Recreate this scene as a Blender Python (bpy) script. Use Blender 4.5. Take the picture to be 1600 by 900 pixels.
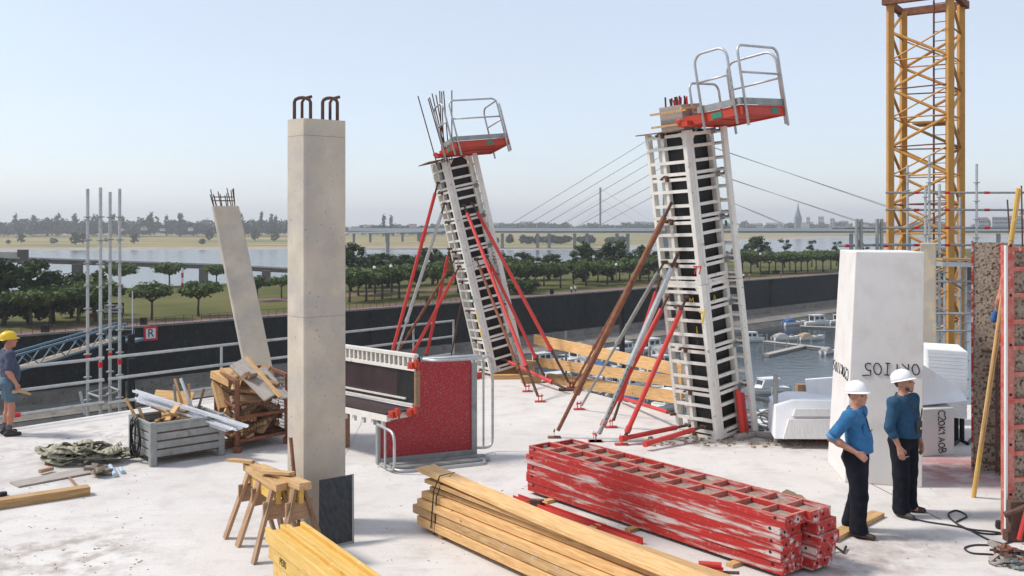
import bpy, bmesh, math, random
import numpy as np
from mathutils import Vector, Matrix
random.seed(7)
V = Vector
scene = bpy.context.scene
C = scene.collection
for o in list(bpy.data.objects): bpy.data.objects.remove(o)

# ------------------------------------------------------------ camera, world, sun, exposure
CAMH = 3.65; F = 1500.0; HOR = 350.0
cd = bpy.data.cameras.new('camera'); cam = bpy.data.objects.new('camera', cd); C.objects.link(cam)
cam.location = (0, 0, CAMH); cam.rotation_euler = (math.radians(90), 0, 0)
cd.sensor_width = 36; cd.lens = 36*F/1600; cd.shift_y = -(450-HOR)/1600
cd.clip_start = .1; cd.clip_end = 40000
scene.camera = cam
SUN_AZ = math.radians(-86); SUN_EL = math.radians(50)
w = bpy.data.worlds.new('World'); scene.world = w; w.use_nodes = True
nt = w.node_tree; bg = nt.nodes['Background']
sky = nt.nodes.new('ShaderNodeTexSky'); sky.sky_type = 'NISHITA'; sky.sun_disc = False
sky.sun_elevation = SUN_EL; sky.sun_rotation = SUN_AZ
sky.air_density = 1.0; sky.dust_density = .7; sky.ozone_density = 1.6; sky.altitude = 50
hs = nt.nodes.new('ShaderNodeHueSaturation'); hs.inputs['Saturation'].default_value = .78
# thin even veil of summer haze over the blue sky
vl = nt.nodes.new('ShaderNodeMix'); vl.data_type = 'RGBA'; vl.inputs['B'].default_value = (3.15, 3.45, 4.05, 1)
wtc = nt.nodes.new('ShaderNodeTexCoord'); wmp = nt.nodes.new('ShaderNodeMapping'); wmp.inputs['Scale'].default_value = (1, 1, 2.6); wnz = nt.nodes.new('ShaderNodeTexNoise'); wnz.inputs['Scale'].default_value = 1.7; wnz.inputs['Detail'].default_value = 5
nt.links.new(wtc.outputs['Generated'], wmp.inputs[0]); nt.links.new(wmp.outputs[0], wnz.inputs['Vector']); wmr = nt.nodes.new('ShaderNodeMapRange'); wmr.inputs['From Min'].default_value = .3; wmr.inputs['From Max'].default_value = .7; wmr.inputs['To Min'].default_value = .48; wmr.inputs['To Max'].default_value = .70
nt.links.new(wnz.outputs['Fac'], wmr.inputs['Value']); nt.links.new(wmr.outputs[0], vl.inputs['Factor'])
nt.links.new(sky.outputs[0], hs.inputs['Color']); nt.links.new(hs.outputs[0], vl.inputs['A']); nt.links.new(vl.outputs['Result'], bg.inputs['Color'])
bg.inputs['Strength'].default_value = .142
sl = bpy.data.lights.new('sun', 'SUN'); sl.energy = 2.5; sl.angle = math.radians(9); sl.color = (1, .955, .90)
so = bpy.data.objects.new('sun', sl); C.objects.link(so)
sd = V((math.sin(SUN_AZ)*math.cos(SUN_EL), math.cos(SUN_AZ)*math.cos(SUN_EL), math.sin(SUN_EL)))
so.rotation_euler = sd.to_track_quat('Z', 'Y').to_euler(); so.location = sd*60
scene.view_settings.view_transform = 'Standard'; scene.view_settings.look = 'None'
scene.view_settings.exposure = 0.60; scene.view_settings.gamma = 1

def G(px, py, z=0.0):
    Y = F*(CAMH-z)/(py-HOR); return V(((px-800)*Y/F, Y, z))
def D(px, py, Y):
    return V(((px-800)*Y/F, Y, CAMH-(py-HOR)*Y/F))

# ------------------------------------------------------------ mesh builder
ORG = {}
class MB:
    def __init__(s): s.v = []; s.f = []; s.m = []
    def quad(s, *p, mi=0):
        n = len(s.v); s.v += [V(q) for q in p]; s.f.append(tuple(range(n, n+len(p)))); s.m.append(mi); return s
    def ob(s, o, a, b, c, mi=0):
        o, a, b, c = V(o), V(a), V(b), V(c)
        if a.cross(b).dot(c) < 0: a, b = b, a
        n = len(s.v)
        s.v += [o, o+a, o+a+b, o+b, o+c, o+a+c, o+a+b+c, o+b+c]
        for q in ((0,3,2,1),(4,5,6,7),(0,1,5,4),(1,2,6,5),(2,3,7,6),(3,0,4,7)):
            s.f.append(tuple(n+i for i in q)); s.m.append(mi)
        return s
    def box(s, c, d, mi=0):
        return s.ob((c[0]-d[0]/2, c[1]-d[1]/2, c[2]-d[2]/2), (d[0],0,0), (0,d[1],0), (0,0,d[2]), mi)
    def beam(s, p0, p1, w, h, up=(0,0,1), mi=0):
        p0, p1 = V(p0), V(p1); x = p1-p0; xn = x.normalized(); up = V(up)
        y = up.cross(xn)
        if y.length < 1e-4: y = V((1,0,0)).cross(xn)
        y.normalize(); z = xn.cross(y)
        return s.ob(p0-y*w/2-z*h/2, x, y*w, z*h, mi)
    def tube(s, p0, p1, r, n=8, r1=None, mi=0, caps=True): return s.path([p0, p1], r, n, r1=r1, mi=mi, caps=caps)
    def path(s, pts, r, n=8, r1=None, closed=False, mi=0, caps=True, flat=1.0):
        pts = [V(p) for p in pts]; k = len(pts); base = len(s.v); prev = None
        for i, p in enumerate(pts):
            if closed: t = pts[(i+1)%k]-pts[i-1]
            else: t = pts[min(i+1,k-1)]-pts[max(i-1,0)]
            t.normalize()
            if prev is None:
                a = V((0,0,1)) if abs(t.z) < .9 else V((1,0,0)); u = a.cross(t).normalized()
            else:
                u = prev-t*prev.dot(t)
                u = u.normalized() if u.length > 1e-6 else t.orthogonal().normalized()
            prev = u; w_ = t.cross(u)
            rr = r if r1 is None else r+(r1-r)*i/(k-1)
            if isinstance(r, (list, tuple)): rr = r[i]
            for j in range(n):
                an = 2*math.pi*(j+.5)/n
                s.v.append(p+(u*math.cos(an)+w_*math.sin(an)*flat)*rr)
        rng = k if closed else k-1
        for i in range(rng):
            for j in range(n):
                a = base+i*n+j; b = base+i*n+(j+1)%n; c = base+((i+1)%k)*n+(j+1)%n; d = base+((i+1)%k)*n+j
                s.f.append((a,b,c,d)); s.m.append(mi)
        if caps and not closed:
            s.f.append(tuple(base+j for j in reversed(range(n)))); s.m.append(mi)
            s.f.append(tuple(base+(k-1)*n+j for j in range(n))); s.m.append(mi)
        return s
    def lathe(s, prof, c=(0,0,0), n=16, mi=0, sx=1, sy=1):
        base = len(s.v); c = V(c)
        for (r, z) in prof:
            for j in range(n):
                an = 2*math.pi*j/n; s.v.append(c+V((r*math.cos(an)*sx, r*math.sin(an)*sy, z)))
        for i in range(len(prof)-1):
            for j in range(n):
                s.f.append((base+i*n+j, base+i*n+(j+1)%n, base+(i+1)*n+(j+1)%n, base+(i+1)*n+j)); s.m.append(mi)
        s.f.append(tuple(base+j for j in reversed(range(n)))); s.m.append(mi)
        s.f.append(tuple(base+(len(prof)-1)*n+j for j in range(n))); s.m.append(mi)
        return s
    def prism(s, poly, ext, mi=0):
        poly = [V(p) for p in poly]; ext = V(ext); k = len(poly); b = len(s.v)
        nrm = V((0,0,0))
        for i in range(k): nrm += poly[i].cross(poly[(i+1)%k])
        if nrm.dot(ext) < 0: poly = poly[::-1]
        s.v += poly+[p+ext for p in poly]
        s.f.append(tuple(b+i for i in reversed(range(k)))); s.m.append(mi)
        s.f.append(tuple(b+k+i for i in range(k))); s.m.append(mi)
        for i in range(k):
            s.f.append((b+i, b+(i+1)%k, b+k+(i+1)%k, b+k+i)); s.m.append(mi)
        return s
    def mesh(s, name, off=V((0,0,0)), smooth=False):
        me = bpy.data.meshes.new(name)
        me.from_pydata([tuple(p-off) for p in s.v], [], s.f)
        if any(s.m): me.polygons.foreach_set('material_index', s.m)
        if smooth: me.polygons.foreach_set('use_smooth', [True]*len(me.polygons))
        me.update(); return me
    def build(s, name, mat, parent=None, smooth=False, loc=None, bevel=0, **t):
        """loc None: verts are world; top-level object gets its origin at the base centre"""
        if parent is not None: off = ORG.get(parent.name, V((0,0,0)))
        elif loc is None:
            xs = [p.x for p in s.v]; ys = [p.y for p in s.v]; zs = [p.z for p in s.v]
            off = V(((min(xs)+max(xs))/2, (min(ys)+max(ys))/2, min(zs)))
        else: off = V((0,0,0))
        me = s.mesh(name, off, smooth)
        for mm in (mat if isinstance(mat, (list, tuple)) else [mat]): me.materials.append(mm)
        o = bpy.data.objects.new(name, me); C.objects.link(o)
        if parent is not None: o.parent = parent; ORG[o.name] = off
        else:
            o.location = off if loc is None else loc; ORG[o.name] = off
        if bevel:
            b = o.modifiers.new('bevel', 'BEVEL'); b.width = bevel; b.segments = 2; b.limit_method = 'ANGLE'
        if t: tag(o, **t)
        return o
def tag(o, label=None, cat=None, group=None, kind=None):
    if label: o['label'] = label
    if cat: o['category'] = cat
    if group: o['group'] = group
    if kind: o['kind'] = kind
    return o
def root(name, loc, label=None, cat=None, group=None, local=False):
    o = bpy.data.objects.new(name, None); C.objects.link(o); o.location = loc; o.empty_display_size = .2
    ORG[o.name] = V((0,0,0)) if local else V(loc)
    return tag(o, label, cat, group)
def copy_tree(o, parent=None):
    c = o.copy(); C.objects.link(c); ORG[c.name] = ORG.get(o.name, V((0,0,0)))
    if parent is not None: c.parent = parent
    for ch in list(o.children): copy_tree(ch, c)
    return c
def inst(me, name, M, parent=None, mat=None, **t):
    """object with mesh in local coords and world matrix M (parent roots are unrotated)"""
    o = bpy.data.objects.new(name, me); C.objects.link(o)
    if parent is not None:
        o.parent = parent; o.matrix_local = Matrix.Translation(-ORG.get(parent.name, V((0,0,0)))) @ M; ORG[o.name] = V((0,0,0))
    else: o.matrix_world = M
    if t: tag(o, **t)
    return o
def frame(p0, p1, up=(0,0,1)):
    p0, p1 = V(p0), V(p1); x = (p1-p0).normalized(); up = V(up); y = up.cross(x)
    if y.length < 1e-4: y = V((1,0,0)).cross(x)
    y.normalize(); z = x.cross(y)
    M = Matrix((x, y, z)).transposed().to_4x4(); M.translation = p0; return M
def plank(name, p0, p1, w_, h_, mat, up=(0,0,1), parent=None, bend=0, seg=1, chip=.0, bevel=0, **t):
    """a board from p0 to p1, local X along the grain so that the wood grain follows it"""
    L = (V(p1)-V(p0)).length; mb = MB(); seg = max(1, seg)
    rows = []
    for i in range(seg+1):
        x = L*i/seg; q = (i/seg-.5)*2; dz = bend*(1-q*q)
        j = chip*random.uniform(-1,1) if i in (0,seg) else 0
        rows.append([(x+j,-w_/2,-h_/2+dz),(x-j,w_/2,-h_/2+dz),(x-j*.7,w_/2,h_/2+dz),(x+j*.6,-w_/2,h_/2+dz)])
    for r in rows: mb.v += [V(p) for p in r]
    for i in range(seg):
        a = i*4; b = a+4
        for k in range(4):
            mb.f.append((a+k, b+k, b+(k+1)%4, a+(k+1)%4)); mb.m.append(0)
    mb.f.append((0,1,2,3)); mb.m.append(0); e = seg*4; mb.f.append((e+3,e+2,e+1,e)); mb.m.append(0)
    me = mb.mesh(name)
    bm = bmesh.new(); bm.from_mesh(me); bmesh.ops.recalc_face_normals(bm, faces=bm.faces); bm.to_mesh(me); bm.free()
    me.materials.append(mat)
    o = inst(me, name, frame(p0, p1, up), parent, **t)
    if bevel:
        b = o.modifiers.new('bevel', 'BEVEL'); b.width = bevel; b.segments = 2
    return o

# ------------------------------------------------------------ materials
def mat(name, c1, c2=None, sc=4, rough=.75, metal=0, bump=0, bsc=None, stretch=(1,1,1), lo=.35, hi=.65,
        c3=None, sc3=8, lo3=.58, hi3=.66, st3=None, rnd=0, detail=6, c4=None, sc4=20, lo4=.62, hi4=.68, spec=.4, trans=0, coords='Object'):
    m = bpy.data.materials.new(name); m.use_nodes = True; n = m.node_tree.nodes; l = m.node_tree.links
    b = n['Principled BSDF']; b.inputs['Roughness'].default_value = rough; b.inputs['Metallic'].default_value = metal
    b.inputs['Specular IOR Level'].default_value = spec
    if trans: b.inputs['Transmission Weight'].default_value = trans
    tc = n.new('ShaderNodeTexCoord')
    def nz(scale, st, det=detail):
        mp = n.new('ShaderNodeMapping'); mp.inputs['Scale'].default_value = st
        oi = None
        if rnd:
            oi = n.new('ShaderNodeObjectInfo'); mm = n.new('ShaderNodeMath'); mm.operation = 'MULTIPLY'; mm.inputs[1].default_value = 37
            l.new(oi.outputs['Random'], mm.inputs[0]); l.new(mm.outputs[0], mp.inputs['Location'])
        l.new(tc.outputs[coords], mp.inputs['Vector'])
        t = n.new('ShaderNodeTexNoise'); t.inputs['Scale'].default_value = scale; t.inputs['Detail'].default_value = det; t.inputs['Roughness'].default_value = .6
        l.new(mp.outputs[0], t.inputs['Vector']); return t.outputs['Fac']
    def ramp(fac, a, c, ca, cb):
        r = n.new('ShaderNodeValToRGB'); r.color_ramp.elements[0].position = a; r.color_ramp.elements[1].position = c
        r.color_ramp.elements[0].color = (*ca, 1); r.color_ramp.elements[1].color = (*cb, 1); l.new(fac, r.inputs[0]); return r.outputs[0]
    c2 = c2 or c1
    col = ramp(nz(sc, stretch), lo, hi, c1, c2)
    def layer(col, cc, s_, a, bb, st):
        f = ramp(nz(s_, st), a, bb, (0,0,0), (1,1,1))
        mx = n.new('ShaderNodeMix'); mx.data_type = 'RGBA'; l.new(f, mx.inputs['Factor']); l.new(col, mx.inputs['A']); mx.inputs['B'].default_value = (*cc, 1); return mx.outputs['Result']
    if c3: col = layer(col, c3, sc3, lo3, hi3, st3 or stretch)
    if c4: col = layer(col, c4, sc4, lo4, hi4, (1,1,1))
    if rnd:
        oi = n.new('ShaderNodeObjectInfo'); mr = n.new('ShaderNodeMapRange'); mr.inputs['To Min'].default_value = 1-rnd; mr.inputs['To Max'].default_value = 1+rnd
        l.new(oi.outputs['Random'], mr.inputs['Value']); h = n.new('ShaderNodeHueSaturation'); l.new(mr.outputs[0], h.inputs['Value']); l.new(col, h.inputs['Color']); col = h.outputs[0]
    l.new(col, b.inputs['Base Color'])
    if bump:
        bp = n.new('ShaderNodeBump'); bp.inputs['Strength'].default_value = bump; bp.inputs['Distance'].default_value = .02
        l.new(nz(bsc or sc*3, stretch), bp.inputs['Height']); l.new(bp.outputs[0], b.inputs['Normal'])
    return m
def leafmat(name, c1, c2):
    m = mat(name, c1, c2, sc=.9, rough=.65, rnd=.18, spec=.25, lo=.3, hi=.7); n = m.node_tree.nodes; l = m.node_tree.links
    b = n['Principled BSDF']; src = b.inputs['Base Color'].links[0].from_socket
    tr = n.new('ShaderNodeBsdfTranslucent'); l.new(src, tr.inputs[0]); mx = n.new('ShaderNodeMixShader'); mx.inputs[0].default_value = .22
    l.new(b.outputs[0], mx.inputs[1]); l.new(tr.outputs[0], mx.inputs[2]); l.new(mx.outputs[0], n['Material Output'].inputs[0]); return m

CONC = (.50,.465,.42)
M = dict(
 column=mat('cast concrete', (.46,.395,.315), (.56,.485,.39), sc=2.2, rough=.85, bump=.12, bsc=60, c3=(.37,.345,.32), sc3=1.3, lo3=.48, hi3=.70, c4=(.16,.14,.12), sc4=30, lo4=.65, hi4=.69),
 tan=mat('stained tan concrete', (.42,.36,.28), (.50,.44,.36), sc=2, rough=.85, bump=.1, bsc=40, c3=(.56,.47,.33), sc3=1.6, lo3=.52, hi3=.56),
 seam=mat('dark joint', (.17,.14,.11), rough=.9),
 white=mat('worn white paint', (.66,.62,.55), (.75,.715,.65), sc=6, rough=.55, bump=.05, c3=(.30,.24,.18), sc3=9, lo3=.62, hi3=.72, c4=(.16,.09,.05), sc4=30, lo4=.69, hi4=.74, rnd=.05),
 ply=mat('black formwork plywood', (.010,.010,.011), (.026,.024,.024), sc=5, rough=.5, bump=.06, c3=(.16,.14,.12), sc3=7, lo3=.66, hi3=.8, stretch=(1,1,.4)),
 plyred=mat('dark red-brown plywood', (.035,.02,.022), (.06,.035,.036), sc=3, rough=.45, c3=(.14,.11,.10), sc3=6, lo3=.66, hi3=.82),
 red=mat('red paint', (.58,.04,.03), (.50,.05,.04), sc=5, rough=.5, c3=(.40,.16,.13), sc3=14, lo3=.64, hi3=.72, c4=(.10,.05,.04), sc4=30, lo4=.66, hi4=.71, bump=.05, rnd=.08),
 orange=mat('red orange platform paint', (.52,.055,.028), (.45,.05,.03), sc=5, rough=.5, c3=(.30,.10,.06), sc3=9, lo3=.60, hi3=.7, bump=.04),
 redplate=mat('speckled red plate', (.38,.020,.026), (.32,.028,.034), sc=30, rough=.6, c3=(.36,.19,.18), sc3=60, lo3=.54, hi3=.68, c4=(.25,.20,.19), sc4=3, lo4=.60, hi4=.9, bump=.15, bsc=70),
 redbox=mat('red paint caked with cement', (.43,.022,.018), (.36,.03,.024), sc=3, rough=.7, stretch=(.6,3,3), c3=(.55,.45,.41), sc3=2.6, lo3=.51, hi3=.62, st3=(.5,3.5,4.5), c4=(.40,.21,.17), sc4=18, lo4=.60, hi4=.70, bump=.2, bsc=14, rnd=.08),
 redrim=mat('red paint worn rim', (.48,.07,.05), (.52,.22,.17), sc=9, rough=.7, stretch=(1,1,1), c3=(.56,.42,.36), sc3=14, lo3=.60, hi3=.7, bump=.1, rnd=.06),
 rust=mat('rusty steel tube', (.17,.065,.035), (.27,.11,.06), sc=9, rough=.8, bump=.1, c3=(.10,.04,.03), sc3=14, lo3=.58, hi3=.7, c4=(.48,.36,.28), sc4=24, lo4=.70, hi4=.73),
 rustdark=mat('dark rusty steel', (.075,.04,.03), (.13,.07,.05), sc=9, rough=.85, bump=.1),
 galv=mat('galvanised steel', (.42,.43,.42), (.52,.53,.52), sc=10, rough=.48, metal=.55, c3=(.30,.28,.25), sc3=8, lo3=.6, hi3=.72),
 galvdull=mat('dull zinc', (.26,.27,.255), (.34,.345,.33), sc=7, rough=.6, metal=.3, c3=(.17,.16,.14), sc3=5, lo3=.58, hi3=.75, c4=(.42,.40,.37), sc4=20, lo4=.66, hi4=.72, bump=.05),
 zinc=mat('bright zinc profile', (.72,.73,.75), (.80,.81,.83), sc=8, rough=.4, metal=.25),
 wood=mat('fresh pine', (.47,.265,.105), (.66,.42,.19), sc=3.0, rough=.75, stretch=(1.2,14,14), bump=.08, c3=(.40,.22,.10), sc3=5, lo3=.62, hi3=.72, st3=(.8,9,9), c4=(.20,.11,.055), sc4=9, lo4=.66, hi4=.71, rnd=.26),
 oldwood=mat('weathered wood', (.27,.16,.095), (.41,.26,.155), sc=3.0, rough=.85, stretch=(1.2,14,14), bump=.1, c3=(.15,.09,.06), sc3=6, lo3=.58, hi3=.7, st3=(1,8,8), rnd=.25),
 usedwood=mat('used pine', (.42,.25,.11), (.56,.36,.17), sc=3.0, rough=.8, stretch=(1.2,14,14), bump=.1, c3=(.26,.15,.08), sc3=5, lo3=.56, hi3=.7, st3=(.8,7,7), c4=(.50,.45,.40), sc4=6, lo4=.60, hi4=.72, rnd=.15),
 greywood=mat('grey weathered board', (.30,.26,.225), (.40,.355,.31), sc=3.0, rough=.9, stretch=(1.2,12,12), bump=.1, c3=(.20,.16,.13), sc3=5, lo3=.58, hi3=.7, st3=(1,7,7)),
 yellow=mat('yellow varnished beam', (.62,.37,.075), (.70,.46,.14), sc=3, rough=.5, stretch=(1,10,10), c3=(.50,.29,.07), sc3=6, lo3=.58, hi3=.68, st3=(1,6,6), c4=(.70,.58,.34), sc4=8, lo4=.62, hi4=.7, bump=.04, rnd=.08),
 crane=mat('yellow ochre crane paint', (.56,.28,.065), (.48,.23,.05), sc=3, rough=.55, c3=(.26,.10,.03), sc3=6, lo3=.64, hi3=.74),
 foam=mat('white polystyrene foam', (.80,.80,.80), (.86,.86,.86), sc=3, rough=.9, c3=(.72,.69,.64), sc3=2, lo3=.55, hi3=.8, bump=.25, bsc=120, spec=.15),
 foamgrey=mat('cement dusted foam', (.66,.63,.60), (.72,.69,.66), sc=2, rough=.9, c3=(.58,.54,.49), sc3=2.5, lo3=.5, hi3=.8, bump=.3, bsc=110, spec=.15),
 foamribs=mat('wire cut ribbed foam', (.60,.57,.54), (.70,.67,.64), sc=3, rough=.9, stretch=(22,1,2), bump=.5, bsc=3, spec=.15),
 ink=mat('black marker', (.012,.012,.014), rough=.8), inkred=mat('red marker', (.5,.03,.03), rough=.8), inkyel=mat('yellow marker', (.75,.50,.03), rough=.8),
 black=mat('black rubber', (.015,.015,.016), (.03,.03,.03), rough=.6),
 crusty=mat('concrete crusted board', (.035,.027,.022), (.36,.28,.21), sc=26, rough=.9, bump=.9, bsc=30, lo=.36, hi=.52, c3=(.22,.15,.11), sc3=4, lo3=.55, hi3=.8),
 panelblack=mat('scratched black sheet', (.02,.022,.025), (.05,.055,.06), sc=9, rough=.5, stretch=(1,5,1), c3=(.20,.20,.20), sc3=14, lo3=.64, hi3=.75, bump=.1),
 olive=mat('olive webbing', (.29,.27,.19), (.40,.375,.28), sc=9, rough=.95, bump=.1, c3=(.12,.11,.075), sc3=4, lo3=.55, hi3=.7),
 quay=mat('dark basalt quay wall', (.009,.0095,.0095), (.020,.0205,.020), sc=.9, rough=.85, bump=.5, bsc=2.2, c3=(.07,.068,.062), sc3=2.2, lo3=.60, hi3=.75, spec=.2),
 ledge=mat('old stone ledge', (.15,.13,.11), (.24,.215,.18), sc=.4, rough=.9, bump=.4, bsc=1.5, c3=(.05,.045,.04), sc3=1.2, lo3=.58, hi3=.7),
 brickpath=mat('reddish promenade paving', (.15,.075,.065), (.20,.11,.095), sc=.3, rough=.9),
 grass=mat('dry lawn', (.075,.08,.022), (.125,.115,.038), sc=.05, rough=.95, c3=(.07,.09,.025), sc3=.3, lo3=.55, hi3=.75, spec=.1),
 meadow=mat('straw coloured meadow', (.36,.255,.115), (.26,.215,.09), sc=.012, rough=.95, stretch=(.35,1.6,1), c3=(.12,.145,.06), sc3=.02, lo3=.46, hi3=.60, st3=(.25,1.6,1), spec=.1),
 beach=mat('river gravel bank', (.36,.31,.25), (.27,.24,.20), sc=.05, rough=.95, spec=.1),
 bark=mat('bark', (.05,.042,.034), (.09,.075,.06), sc=3, rough=.9, bump=.2),
 leafA=leafmat('plane tree leaf', (.042,.075,.017), (.12,.165,.042)),
 leafB=leafmat('dark tree leaf', (.022,.042,.012), (.062,.092,.026)),
 leafC=leafmat('far tree leaf', (.020,.040,.020), (.045,.070,.032)),
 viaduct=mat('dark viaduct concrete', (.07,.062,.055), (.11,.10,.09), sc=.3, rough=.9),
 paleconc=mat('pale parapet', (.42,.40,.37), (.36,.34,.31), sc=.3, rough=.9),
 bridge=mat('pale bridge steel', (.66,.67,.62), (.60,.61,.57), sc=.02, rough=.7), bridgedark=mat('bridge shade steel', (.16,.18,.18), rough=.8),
 cable=mat('cable', (.16,.16,.16), rough=.7),
 gangway=mat('blue grey gangway paint', (.10,.17,.22), (.13,.21,.26), sc=2, rough=.6),
 boatwhite=mat('boat gelcoat', (.70,.70,.68), (.62,.62,.60), sc=.6, rough=.35, rnd=.06), boatblue=mat('blue boat cover', (.035,.10,.28), (.05,.13,.32), sc=1, rough=.8),
 boattan=mat('tan boat cover', (.34,.25,.16), (.40,.30,.20), sc=1, rough=.85), boatgrey=mat('grey boat cover', (.30,.28,.26), (.38,.36,.33), sc=1, rough=.85), boathull=mat('grey boat hull', (.22,.22,.22), rough=.6), boatred=mat('red antifouling', (.18,.03,.03), rough=.7),
 glass=mat('dark boat glass', (.02,.03,.035), rough=.1, spec=.8), jetty=mat('jetty planks', (.34,.31,.27), (.46,.42,.37), sc=.6, rough=.9),
 house=mat('pale render', (.55,.53,.50), (.48,.46,.43), sc=.02, rough=.9, rnd=.15), roof=mat('roof tile', (.16,.11,.095), rough=.9), spire=mat('slate spire', (.12,.14,.16), rough=.8), window=mat('window pane', (.06,.07,.085), rough=.2),
 skin=mat('skin', (.46,.235,.155), (.40,.185,.12), sc=12, rough=.55), skinred=mat('sunburnt skin', (.42,.17,.11), (.46,.21,.14), sc=9, rough=.55),
 denim=mat('light blue shirt', (.024,.12,.265), (.034,.15,.31), sc=14, rough=.9, bump=.35, bsc=26), denim2=mat('blue denim shirt', (.016,.060,.115), (.023,.078,.145), sc=14, rough=.9, bump=.1, bsc=90),
 cuffblue=mat('pale blue cuff', (.09,.23,.42), (.11,.27,.47), sc=14, rough=.9),
 trouser=mat('black trousers', (.010,.011,.016), (.017,.018,.024), sc=9, rough=.95, spec=.15), shoe=mat('dark leather shoe', (.035,.024,.02), (.06,.042,.033), sc=20, rough=.6),
 navy=mat('navy t-shirt', (.055,.065,.10), (.075,.085,.125), sc=10, rough=.95), shorts=mat('blue grey shorts', (.075,.125,.165), (.10,.155,.195), sc=12, rough=.95), greyboot=mat('dark work boot', (.03,.03,.03), (.05,.048,.045), sc=20, rough=.8), sock=mat('grey sock', (.10,.10,.11), rough=.95),
 helmet=mat('white helmet plastic', (.80,.80,.79), (.76,.76,.74), sc=6, rough=.35), yhelmet=mat('yellow helmet plastic', (.78,.52,.02), (.74,.47,.02), sc=6, rough=.35), hair=mat('dark hair', (.045,.032,.025), (.075,.055,.042), sc=30, rough=.8), glove=mat('straw work glove', (.48,.34,.17), (.38,.26,.13), sc=15, rough=.95),
 paper=mat('white card', (.75,.75,.75), rough=.6), green=mat('green sticker', (.03,.22,.14), rough=.6), redband=mat('red band', (.60,.02,.03), rough=.6), debris=mat('dry debris', (.20,.15,.11), (.34,.28,.22), sc=20, rough=.95, rnd=.3), card=mat('brown cardboard', (.30,.21,.13), (.25,.17,.10), sc=6, rough=.9), bluepipe=mat('light blue plastic', (.40,.52,.62), rough=.5),
)
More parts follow.
